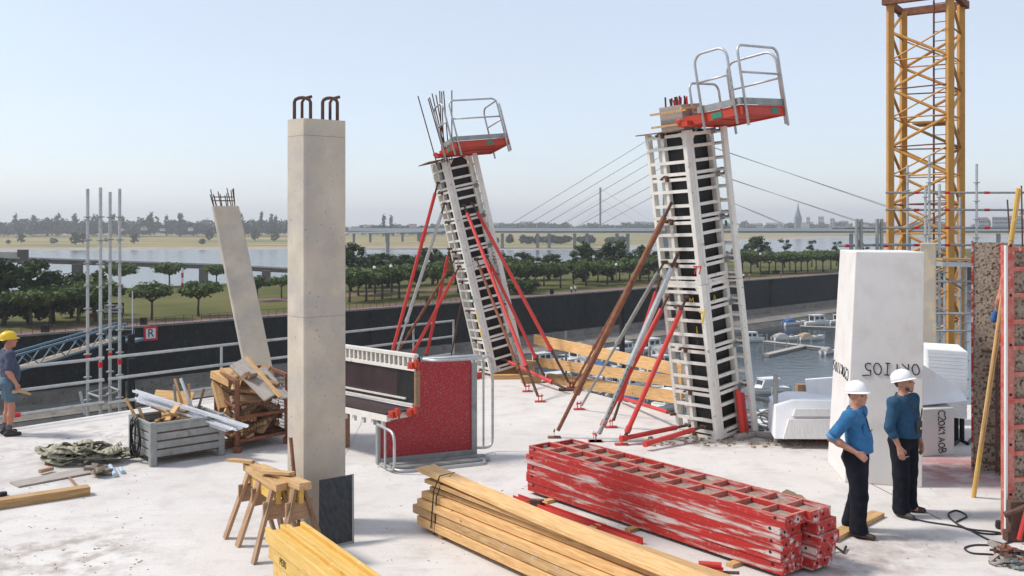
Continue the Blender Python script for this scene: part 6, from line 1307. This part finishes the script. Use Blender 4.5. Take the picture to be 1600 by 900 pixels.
# ------------------------------------------------------------ people (smooth-union bodies meshed by surface nets)
def sdf_mesh(name, prims, res=.011, k=.03, warp=None, cut=None):
    pts = []
    for p in prims:
        m_ = max(p['r'])*max(1, p.get('sy',1)) + .05
        for q in (p['a'], p['b']): pts += [np.array(q)-m_, np.array(q)+m_]
    lo = np.min(pts,0); hi = np.max(pts,0); n = np.ceil((hi-lo)/res).astype(int)+2
    ax = [lo[i]+res*np.arange(n[i]) for i in range(3)]
    d = np.full(n, 9.0)
    for p in prims:
        a = np.array(p['a'],float); b = np.array(p['b'],float); ra, rb = p['r']; sy = p.get('sy',1.0); kk = p.get('k',k); m_ = max(ra,rb)*max(1,sy)+kk*2+.04
        l0 = np.minimum(a,b)-m_; h0 = np.maximum(a,b)+m_
        sl_ = tuple(slice(max(0,int((l0[i]-lo[i])/res)), min(n[i], int((h0[i]-lo[i])/res)+2)) for i in range(3))
        X,Y,Z_ = np.meshgrid(ax[0][sl_[0]], ax[1][sl_[1]], ax[2][sl_[2]], indexing='ij')
        f = p.get('fwd',(0,1)); fx, fy = f
        def loc(x,y): return (x*fy-y*fx, (x*fx+y*fy)/sy)
        px_, py_ = loc(X-a[0], Y-a[1]); pz = Z_-a[2]; bx, by = loc(b[0]-a[0], b[1]-a[1]); bz_ = b[2]-a[2]
        L2_ = bx*bx+by*by+bz_*bz_+1e-9; t = np.clip((px_*bx+py_*by+pz*bz_)/L2_,0,1)
        dist = np.sqrt((px_-bx*t)**2+(py_-by*t)**2+(pz-bz_*t)**2)-(ra+(rb-ra)*t)
        dist *= min(1,sy) if sy < 1 else 1
        cur = d[sl_]
        if p.get('sub'): h = np.clip(.5-.5*(cur+dist)/kk,0,1); d[sl_] = cur*(1-h)-dist*h+kk*h*(1-h)
        elif kk <= 0: d[sl_] = np.minimum(cur,dist)
        else: h = np.clip(.5+.5*(cur-dist)/kk,0,1); d[sl_] = cur*(1-h)+dist*h-kk*h*(1-h)
    X,Y,Z_ = np.meshgrid(*ax, indexing='ij')
    if warp is not None: d = d+warp(X,Y,Z_)
    if cut is not None: d = np.maximum(d, cut(X,Y,Z_))
    s = d < 0
    c = [s[i:n[0]-1+i, j:n[1]-1+j, q:n[2]-1+q] for i in (0,1) for j in (0,1) for q in (0,1)]
    cnt = sum(x.astype(int) for x in c); act = (cnt > 0) & (cnt < 8); idx = np.full(act.shape,-1); ids = np.argwhere(act); idx[act] = np.arange(len(ids))
    acc = np.zeros((len(ids),3)); num = np.zeros(len(ids)); cr = [(i,j,q) for i in (0,1) for j in (0,1) for q in (0,1)]
    val = {o_: d[ids[:,0]+o_[0], ids[:,1]+o_[1], ids[:,2]+o_[2]] for o_ in cr}
    for o1 in cr:
        for axn in range(3):
            if o1[axn]: continue
            o2 = tuple(1 if i == axn else o1[i] for i in range(3)); v1, v2 = val[o1], val[o2]; mk = (v1 < 0) != (v2 < 0)
            t = np.where(mk, v1/np.where(mk, v1-v2, 1), 0); pos = np.array(o1,float)[None,:].repeat(len(ids),0); pos[:,axn] = t; acc[mk] += pos[mk]; num[mk] += 1
    ver = lo+(ids+acc/num[:,None])*res
    faces = []
    for axn in range(3):
        o_ = [slice(1,n[i]-1) for i in range(3)]; o_[axn] = slice(0,n[axn]-1); o2 = list(o_); o2[axn] = slice(1,n[axn])
        s1 = s[tuple(o_)]; s2 = s[tuple(o2)]; e = np.argwhere(s1 != s2); fl = s1[tuple(e.T)]
        base_ = e+np.array([0 if i == axn else 1 for i in range(3)]); u_, v_ = [(1,2),(2,0),(0,1)][axn]
        def ci(du,dv):
            q = base_.copy(); q[:,u_] -= du; q[:,v_] -= dv; return idx[q[:,0],q[:,1],q[:,2]]
        f4 = np.stack([ci(1,1),ci(0,1),ci(0,0),ci(1,0)],1); f4[~fl] = f4[~fl][:,::-1]; faces.append(f4[(f4 >= 0).all(1)])
    F4 = np.concatenate(faces)
    me = bpy.data.meshes.new(name); me.from_pydata(ver.tolist(), [], F4.tolist()); me.polygons.foreach_set('use_smooth', [True]*len(F4)); me.update(); return me
def cone(a, b, ra, rb=None, **kw): return dict(a=a, b=b, r=(ra, ra if rb is None else rb), **kw)
def lerp3(a,b,t): return tuple(a[i]+(b[i]-a[i])*t for i in range(3))
def hand(wr, d, side, palm_n, curl=.5, sc=1.0):
    """palm and five fingers; d: direction wrist->fingers, side: thumb side, palm_n: palm facing direction"""
    w_ = V(wr); d = V(d).normalized(); t = V(side); t = (t-d*t.dot(d)).normalized(); pn = d.cross(t); pn = pn if pn.dot(V(palm_n)) > 0 else -pn
    P_ = []
    for k,(o,l) in enumerate(((.028,.068),(.010,.076),(-.010,.070),(-.028,.055))):
        b0 = w_+t*o*.55*sc+d*.012*sc; b1 = w_+t*o*sc+d*.088*sc; P_.append(cone(b0,b1,.017*sc,.014*sc,k=.012))
        m1 = b1+(d*math.cos(curl*.6)+pn*math.sin(curl*.6))*l*.55*sc; m2 = m1+(d*math.cos(curl*1.6)+pn*math.sin(curl*1.6))*l*.45*sc
        P_ += [cone(b1,m1,.0105*sc,.0095*sc,k=.004), cone(m1,m2,.0095*sc,.008*sc,k=.004)]
    tb = w_+t*.026*sc+d*.025*sc; t1 = tb+(t*.6+d*.7+pn*.35).normalized()*.045*sc; t2 = t1+(d*.9+pn*.5).normalized()*.034*sc
    return P_+[cone(w_+d*.01, tb,.016*sc,.014*sc,k=.012), cone(tb,t1,.0135*sc,.011*sc,k=.006), cone(t1,t2,.011*sc,.009*sc,k=.004)]
def person(loc, facing, label, group=None, z=0, height=1.78, yaw_head=0, pitch_head=0, R=None, Lh=None, legs=None, shirt='denim', sleeve='short', trousers='trouser', shorts=False, shoes='shoe', skin='skin', helmet='helmet', belly=.0, beard=False, bare=False, res=.011, curl=.5):
    th = math.atan2(-facing[0], facing[1]); r = root('person', V((loc[0],loc[1],z)), label, 'person', group, local=True); r.rotation_euler = (0,0,th); s = height/1.78; r.scale = (s,s,s)
    def add(nm, me, m_): 
        me.materials.append(M[m_]); o = bpy.data.objects.new(nm, me); C.objects.link(o); o.parent = r; return o
    # joints
    R = R or dict(sh=(.20,-.01,1.43), el=(.27,-.04,1.14), wr=(.26,.05,.90), d=(0,.15,-1), side=(-.2,1,0), pn=(-1,0,0)); Lh = Lh or dict(sh=(-.20,-.01,1.43), el=(-.27,-.04,1.14), wr=(-.26,.05,.90), d=(0,.15,-1), side=(.2,1,0), pn=(1,0,0))
    legs = legs or [dict(hip=(.095,0,.93), kn=(.11,.03,.50), an=(.115,-.01,.09), toe=.16), dict(hip=(-.095,0,.93), kn=(-.12,.02,.50), an=(-.14,-.02,.09), toe=.16)]
    hd = Matrix.Translation((0,.015,1.60)) @ Matrix.Rotation(yaw_head,4,'Z') @ Matrix.Rotation(-pitch_head,4,'X')
    hp = lambda x,y,z_: tuple(hd @ V((x,y,z_)))
    fw = (hd.to_3x3() @ V((0,1,0))); fwd = (fw.x/math.hypot(fw.x,fw.y), fw.y/math.hypot(fw.x,fw.y))
    P_ = [cone(hp(0,-.015,.075),hp(0,.005,.10),.082,.080,sy=1.18,fwd=fwd), cone(hp(0,.03,.0),hp(0,.045,.05),.060,.068,fwd=fwd,sy=1.05), cone(hp(0,.065,-.035),hp(0,.05,.0),.036,.05), cone(hp(0,.098,.062),hp(0,.122,.028),.011,.017,k=.014), cone(hp(-.03,.082,.078),hp(.03,.082,.078),.018,k=.02), cone(hp(-.022,.094,-.012),hp(.022,.094,-.012),.011,k=.01), cone(hp(-.018,.09,-.028),hp(.018,.09,-.028),.011,k=.01)]
    for sg in (-1,1):
        P_ += [cone(hp(sg*.082,-.012,.03),hp(sg*.086,-.016,.065),.014,.018,k=.008), cone(hp(sg*.045,.07,.025),hp(sg*.03,.075,.02),.028,k=.02)]
        P_ += [dict(a=hp(sg*.032,.104,.055),b=hp(sg*.036,.102,.055),r=(.013,.013),sub=True,k=.012)]
    P_ += [cone((0,-.02,1.44),(0,0,1.58),.062,.058), cone((0,0,1.05),(0,-.01,1.38),.12,.14,sy=.7), cone((0,0,.95),(0,0,1.05),.13,.12,sy=.75)]
    for A in (R, Lh):
        P_ += [cone((A['sh'][0]*.6,A['sh'][1],A['sh'][2]),A['sh'],.06,.062), cone(A['sh'],A['el'],.056,.042), cone(A['el'],lerp3(A['el'],A['wr'],.3),.043,.045), cone(lerp3(A['el'],A['wr'],.3),A['wr'],.045,.027)]
        P_ += hand(A['wr'],A['d'],A['side'],A['pn'],A.get('curl',curl),1.06)
    for g in legs:
        P_ += [cone(g['hip'],g['kn'],.088,.056), cone(g['kn'],lerp3(g['kn'],g['an'],.35),.054,.060), cone(lerp3(g['kn'],g['an'],.35),g['an'],.060,.036), cone(g['an'],(g['an'][0],g['an'][1]+.1,.05),.034,.03)]
    body = add('body', sdf_mesh('body', P_, res*.85), skin)
    # clothing
    def folds(amp, fz, fa):
        rg_ = np.random.RandomState(int(fz)); W_ = [(rg_.normal(0,1,3)*np.array([1,1,1.3])*rg_.uniform(18,44), rg_.uniform(0,6), rg_.uniform(.5,1)) for _ in range(7)]
        def f(X,Y,Z_):
            t = 0
            for w3, ph, a3 in W_: t = t+a3*(np.abs(np.sin((w3[0]*X+w3[1]*Y+w3[2]*Z_)*.5+ph+.8*np.sin(9*Z_+7*X)))-.6)
            return amp*t
        return f
    if not bare:
        S_ = [cone((-.12,-.01,1.385),(.12,-.01,1.385),.10,sy=1.0), cone((0,-.005,1.30),(0,.01,1.12),.172,.165+belly*.3,sy=.76), cone((0,.02+belly*.55,1.14),(0,.02+belly*.6,1.03),.148+belly*.4,.155+belly*.4,sy=.82), cone((0,-.02,1.46),(0,-.005,1.475),.078,.074), cone((-.08,.0,1.0),(.08,.0,1.0),.11,sy=.9)]
        for A in (R, Lh):
            e_ = A['el'] if sleeve == 'short' else lerp3(A['el'],A['wr'],.42)
            S_ += [cone((A['sh'][0]*.8,A['sh'][1],A['sh'][2]-.01),A['sh'],.076,.078)]
            if sleeve == 'short': S_ += [cone(A['sh'],lerp3(A['sh'],A['el'],.78),.078,.072)]
            else: S_ += [cone(A['sh'],A['el'],.076,.062), cone(A['el'],e_,.062,.058)]
        zc = .985 if not shorts else .84
        cutf = lambda X,Y,Z_: np.maximum(zc-Z_, Z_-1.515)
        add('shirt', sdf_mesh('shirt', S_, res*.85, .035, folds(.0035,19,9), cutf), shirt)
        cm = MB(); ring_ = []
        for k in range(15):
            an = math.pi*2*(k/14)+math.pi/2+.35*(1-2*k/14); ring_.append(V((math.cos(an)*.074, -.012+math.sin(an)*.078, 1.50-.018*math.sin(an))))
        if not shorts:
            for i in range(14): cm.quad(ring_[i], ring_[i+1], ring_[i+1]*1.0+V((ring_[i+1].x*.3,(ring_[i+1].y+.012)*.3,-.038)), ring_[i]+V((ring_[i].x*.3,(ring_[i].y+.012)*.3,-.038)))
            c_ = cm.build('collar', M[shirt], r, smooth=True); c_.modifiers.new('thick','SOLIDIFY').thickness = .006
    T_ = [cone((-.06,0,1.00),(.06,0,1.00),.128,sy=.98), cone((-.06,-.02,.92),(.06,-.02,.92),.138,sy=1.02)]
    for g in legs:
        if shorts: T_ += [cone(g['hip'],lerp3(g['hip'],g['kn'],.78),.112,.098)]
        else: T_ += [cone(g['hip'],g['kn'],.126,.103), cone(g['kn'],(g['an'][0],g['an'][1]-.005,.10),.100,.096), cone((g['an'][0],g['an'][1],.11),(g['an'][0],g['an'][1]+.035,.07),.090,.084)]
    zt_ = .60 if shorts else .045; cutt = lambda X,Y,Z_: np.maximum(zt_-Z_, Z_-1.035)
    add('shorts' if shorts else 'trousers', sdf_mesh('trousers', T_, res, .03, folds(.0035,13,9), cutt), trousers)
    if not shorts: add('belt', sdf_mesh('belt', [cone((-.06,0,1.015),(.06,0,1.015),.136,sy=.98)], res, .02, None, lambda X,Y,Z_: np.maximum(.995-Z_, Z_-1.03)), 'shoe')
    for g in legs:
        ax_, ay_ = g['an'][0], g['an'][1]; o_ = g.get('out', .12 if ax_ > 0 else -.12); fx_, fy_ = math.sin(o_), math.cos(o_)
        H_ = [cone((ax_-fx_*.055,ay_-fy_*.055,.045),(ax_+fx_*.06,ay_+fy_*.06,.045),.040,.044), cone((ax_+fx_*.06,ay_+fy_*.06,.04),(ax_+fx_*g['toe'],ay_+fy_*g['toe'],.034),.046,.036), cone((ax_,ay_,.06),(ax_,ay_+.005,.12 if not shorts else .16),.046,.047)]
        z0 = g.get('lift',0)
        sh_ = add('shoe', sdf_mesh('shoe', H_, res*.8, .025, None, lambda X,Y,Z_: .004-Z_), shoes)
        if shorts: add('sock', sdf_mesh('sock', [cone((ax_,ay_,.13),(ax_,ay_,.21),.050,.052)], res, .02, None, lambda X,Y,Z_: np.maximum(.12-Z_, Z_-.215)), 'sock')
    # hair and eyes
    add('hair', sdf_mesh('hair', [cone(hp(0,-.025,.085),hp(0,-.02,.10),.084,.083,sy=1.12,fwd=fwd), cone(hp(0,-.062,.045),hp(0,-.055,.08),.048,.056)], res, .02, None, None), 'hair')
    if beard: add('beard', sdf_mesh('beard', [cone(hp(0,.066,-.050),hp(0,.058,-.02),.028,.032), cone(hp(-.022,.091,.003),hp(.022,.091,.003),.008), cone(hp(-.042,.045,-.025),hp(.042,.045,-.025),.03)], res*.7, .02), 'hair')
    for sg in (-1,1):
        em = MB().lathe([(.002,-.007),(.008,-.004),(.0095,0),(.008,.004),(.002,.007)],(0,0,0),8).mesh('eye',smooth=True); e_ = add('eye', em, 'ink'); e_.location = hp(sg*.034,.094,.052)
        bm_ = MB().beam(V((-.016,0,0)),V((.016,0,0)),.006,.006).mesh('eyebrow'); b_ = add('eyebrow', bm_, 'hair'); b_.location = hp(sg*.034,.104,.074); b_.rotation_euler = (0,0,yaw_head)
    if helmet:
        mb = MB(); prof = [(.118,.0),(.121,.02),(.119,.05),(.108,.085),(.086,.112),(.05,.130),(.015,.136)]; mb.lathe(prof,(0,0,0),28,sx=.94,sy=1.14)
        me = mb.mesh('helmet',smooth=True); h_ = add('helmet', me, helmet); Mh = hd @ Matrix.Translation((0,-.012,.088)) @ Matrix.Rotation(math.radians(3),4,'X'); h_.matrix_local = Mh
        br = MB(); n = 24; pts_o = []; pts_i = []
        for k in range(n):
            an = 2*math.pi*k/n; f_ = max(0,math.sin(an)); pts_i.append(V((math.cos(an)*.11,math.sin(an)*.134,.008))); pts_o.append(V((math.cos(an)*(.122+.004*f_),math.sin(an)*(.146+.038*f_**1.5),-.004-.012*f_)))
        for k in range(n): q=(k+1)%n; br.quad(pts_i[k],pts_o[k],pts_o[q],pts_i[q])
        b_ = MB(); b_.v, b_.f, b_.m = br.v, br.f, br.m; bo = bpy.data.objects.new('brim', b_.mesh('brim')); C.objects.link(bo); bo.data.materials.append(M[helmet]); bo.parent = h_; bo.modifiers.new('thick','SOLIDIFY').thickness = .006
        for q in (-.028,0,.028):
            pts = [V((q*(1-.2*abs(t)), math.sin(t)*.128*.99, .006+math.cos(t)*.128)) for t in [-1.1+2.2*i/10 for i in range(11)]]; rm = MB().path(pts,.0065,6).mesh('ridge',smooth=True); ro_ = bpy.data.objects.new('ridge', rm); C.objects.link(ro_); rm.materials.append(M[helmet]); ro_.parent = h_
        st = MB().box((.03,.118,.045),(.022,.012,.022)).mesh('badge'); st.materials.append(M['redband']); so2 = bpy.data.objects.new('badge', st); C.objects.link(so2); so2.parent = h_; so2.rotation_euler = (.0,0,.0)
    return r, add, hp
# man in short sleeves
p = G(1338,834)
m1, add, hp = person((p.x,p.y), (.84,-.54), 'man in bright blue short sleeved shirt, black trousers and white helmet', height=1.76, yaw_head=-.45, pitch_head=-.10,
    R=dict(sh=(.205,-.03,1.43), el=(.29,-.22,1.17), wr=(.235,.06,1.015), d=(-.25,.8,-.55), side=(-.5,.3,1), pn=(-1,-.2,0), curl=.9),
    Lh=dict(sh=(-.20,.0,1.43), el=(-.26,-.06,1.14), wr=(-.25,.0,.90), d=(0,.1,-1), side=(.4,1,0), pn=(1,0,0)),
    legs=[dict(hip=(.095,0,.93), kn=(.115,.06,.50), an=(.13,.05,.09), toe=.17), dict(hip=(-.095,0,.93), kn=(-.12,.0,.50), an=(-.13,-.10,.09), toe=.17)], belly=.05)
def cuff(A, t, rad, m_): 
    c_ = V(lerp3(A[0],A[1],t)); d_ = (V(A[1])-V(A[0])).normalized(); add('cuff', MB().path([c_-d_*.02, c_+d_*.02],[rad,rad],14).mesh('cuff',smooth=True), m_)
cuff(((.205,-.03,1.43),(.29,-.22,1.17)), .98, .071, 'cuffblue')
add('breast_pocket', sdf_mesh('breast_pocket', [cone((.085,.10,1.30),(.085,.112,1.22),.05,sy=.75)], .01, .02, None, lambda X,Y,Z_: np.maximum(np.maximum(1.205-Z_, Z_-1.32), .10-Y)), 'denim')
add('phone', MB().ob((.16,.075,.72),(.03,-.012,0),(-.004,-.008,0),(0,0,.085)).ob((.162,.078,.70),(.03,-.012,0),(-.004,-.008,0),(0,0,.02)).mesh('phone'), 'paper')
add('pen', MB().tube((.04,.165,1.24),(.03,.19,1.27),.005,6).mesh('pen'), 'ink')
add('placket', MB().path([(0,.085,1.46),(0,.118,1.38),(0,.152,1.25),(0,.185,1.12)],.008,5).mesh('placket'), 'denim2')
# man with the radio
p = G(1412,803)
m2, add, hp = person((p.x,p.y), (.60,-.80), 'man in dark blue shirt and white helmet with a radio hung on his chest', height=1.78, yaw_head=.15, pitch_head=-.26,
    R=dict(sh=(.21,-.01,1.42), el=(.285,-.02,1.13), wr=(.245,.09,.89), d=(-.05,.25,-1), side=(-.6,1,0), pn=(-1,0,0), curl=.45),
    Lh=dict(sh=(-.21,.0,1.42), el=(-.27,-.01,1.13), wr=(-.27,.07,.89), d=(0,.15,-1), side=(.4,1,0), pn=(1,0,0)),
    legs=[dict(hip=(.10,0,.93), kn=(.12,.04,.50), an=(.135,.04,.09), toe=.17), dict(hip=(-.10,0,.93), kn=(-.13,.0,.50), an=(-.17,-.03,.09), toe=.17, out=-.35)], shirt='denim2', sleeve='long', belly=.07, beard=True)
add('radio', MB().box((.04,.232,1.14),(.075,.035,.15)).tube((.015,.232,1.2),(-.02,.235,1.36),.008,6).box((.04,.252,1.12),(.03,.004,.03)).mesh('radio'), 'black')
add('radio_display', MB().box((.04,.2535,1.125),(.028,.004,.022)).mesh('radio_display'), 'paper')
add('strap', MB().path([(.04,.22,1.21),(.03,.17,1.33),(.06,.09,1.46),(.05,-.02,1.525)],.006,6).mesh('strap'), 'black')
add('keys', MB().path([(.20,.1,.80),(.22,.13,.775),(.2,.16,.775),(.17,.17,.785)],.006,5).mesh('keys'), 'galv')
# left worker, seen from behind
p = G(13,680)
m3, add, hp = person((p.x,p.y), (.78,.62), 'worker in yellow helmet, navy shirt and shorts holding straw gloves', height=1.76, yaw_head=-.05, pitch_head=-.05,
    R=dict(sh=(.205,-.01,1.43), el=(.27,-.05,1.14), wr=(.25,.08,.92), d=(-.05,.3,-1), side=(-.4,1,.1), pn=(-1,0,0), curl=1.0),
    shirt='navy', trousers='shorts', shorts=True, shoes='greyboot', skin='skinred', helmet='yhelmet', belly=.05)
gl = sdf_mesh('work_gloves', [cone((0,0,0),(.02,.09,-.03),.03,.036,sy=.8), cone((.02,.09,-.03),(.05,.17,-.08),.015,.012,k=.01), cone((.0,.09,-.03),(.0,.18,-.07),.015,.012,k=.01), cone((-.02,.08,-.04),(-.04,.16,-.09),.015,.012,k=.01), cone((0,0,.0),(.0,-.08,-.01),.03,.034)], .008, .02); gl.materials.append(M['glove'])
th = math.atan2(-.78,.62); inst(gl, 'work_gloves', Matrix.Translation(p) @ Matrix.Rotation(th,4,'Z') @ Matrix.Translation((.24,.12,.79)), None, label='straw coloured work gloves held in the hand of the left worker', cat='gloves')
# worker half hidden on the rungs behind the red frame
q = D(1568,430,12.85)
m4, add, hp = person((q.x+.22,q.y), (-.2,.98), 'bare armed worker almost hidden behind the red frame panel', z=q.z-1.46, height=1.74, shirt='navy', bare=True, skin='skinred', helmet=None,
    Lh=dict(sh=(-.21,.02,1.44), el=(-.30,.02,1.17), wr=(-.27,.12,.98), d=(0,.5,-1), side=(.4,1,0), pn=(1,0,0), curl=.9), res=.014)
add('work_glove', sdf_mesh('work_glove', [cone((-.27,.12,1.0),(-.27,.17,.88),.042,.05)], .012, .02), 'boatblue')
# tiny walkers on the promenade
def tiny():
    me = sdf_mesh('body', [cone((.09,.1,.08),(.07,0,.9),.07,.1), cone((-.09,-.12,.08),(-.07,0,.9),.07,.1), cone((0,0,.95),(0,0,1.4),.15,.19,sy=.7), cone((.22,0,1.42),(.27,.05,.85),.055,.045), cone((-.22,0,1.42),(-.27,.05,.85),.055,.045), cone((0,0,1.5),(0,0,1.68),.07,.1)], .035, .04)
    v_ = np.array([x.co for x in me.vertices]); zc = np.array([np.mean(v_[list(f.vertices)],0)[2] for f in me.polygons]); return me, np.where(zc > 1.5, 2, np.where(zc > .95, 1, 0))
tm_, mi_ = tiny()
for px, py, top, bot, lb in ((893,458,'paper','trouser','white top, the left one of a pair'),(899,457,'paper','shorts','white top, the right one of a pair'),(1162,436,'paper','trouser','white top standing'),(1171,436,'skinred','shorts','reddish top standing'),(1220,433,'redband','shorts','red top walking alone'),(741,462,'paper','trouser','white top beside the farther form column')):
    me = tm_.copy(); me.materials.clear()
    for k in (bot,top,'skin'): me.materials.append(M[k])
    me.polygons.foreach_set('material_index', mi_.astype(np.int32))
    p = G(px,py,PZ); r = root('person', p, 'distant walker on the promenade in '+lb, 'person'); o = bpy.data.objects.new('body', me); C.objects.link(o); o.parent = r; ORG[o.name] = V((0,0,0)); r.rotation_euler = (0,0,random.uniform(0,6))

# ------------------------------------------------------------ haze
hz_ = MB().box((0,3700,0),(17800,7700,1))
lo_, hi_ = WZ-1.2, 122
hb = MB(); hb.ob((-8900,-150,lo_),(17800,0,0),(0,9400,0),(0,0,hi_-lo_))
hm = bpy.data.materials.new('summer haze'); hm.use_nodes = True; hn = hm.node_tree.nodes; hn.remove(hn['Principled BSDF'])
pv = hn.new('ShaderNodeVolumePrincipled'); pv.inputs['Color'].default_value = (.97,.985,1,1); pv.inputs['Density'].default_value = .00018; pv.inputs['Anisotropy'].default_value = .25
hm.node_tree.links.new(pv.outputs[0], hn['Material Output'].inputs['Volume'])
hb.build('haze', hm, loc=V((0,0,0)), kind='stuff', label='thin pale summer haze over the river', cat='haze')
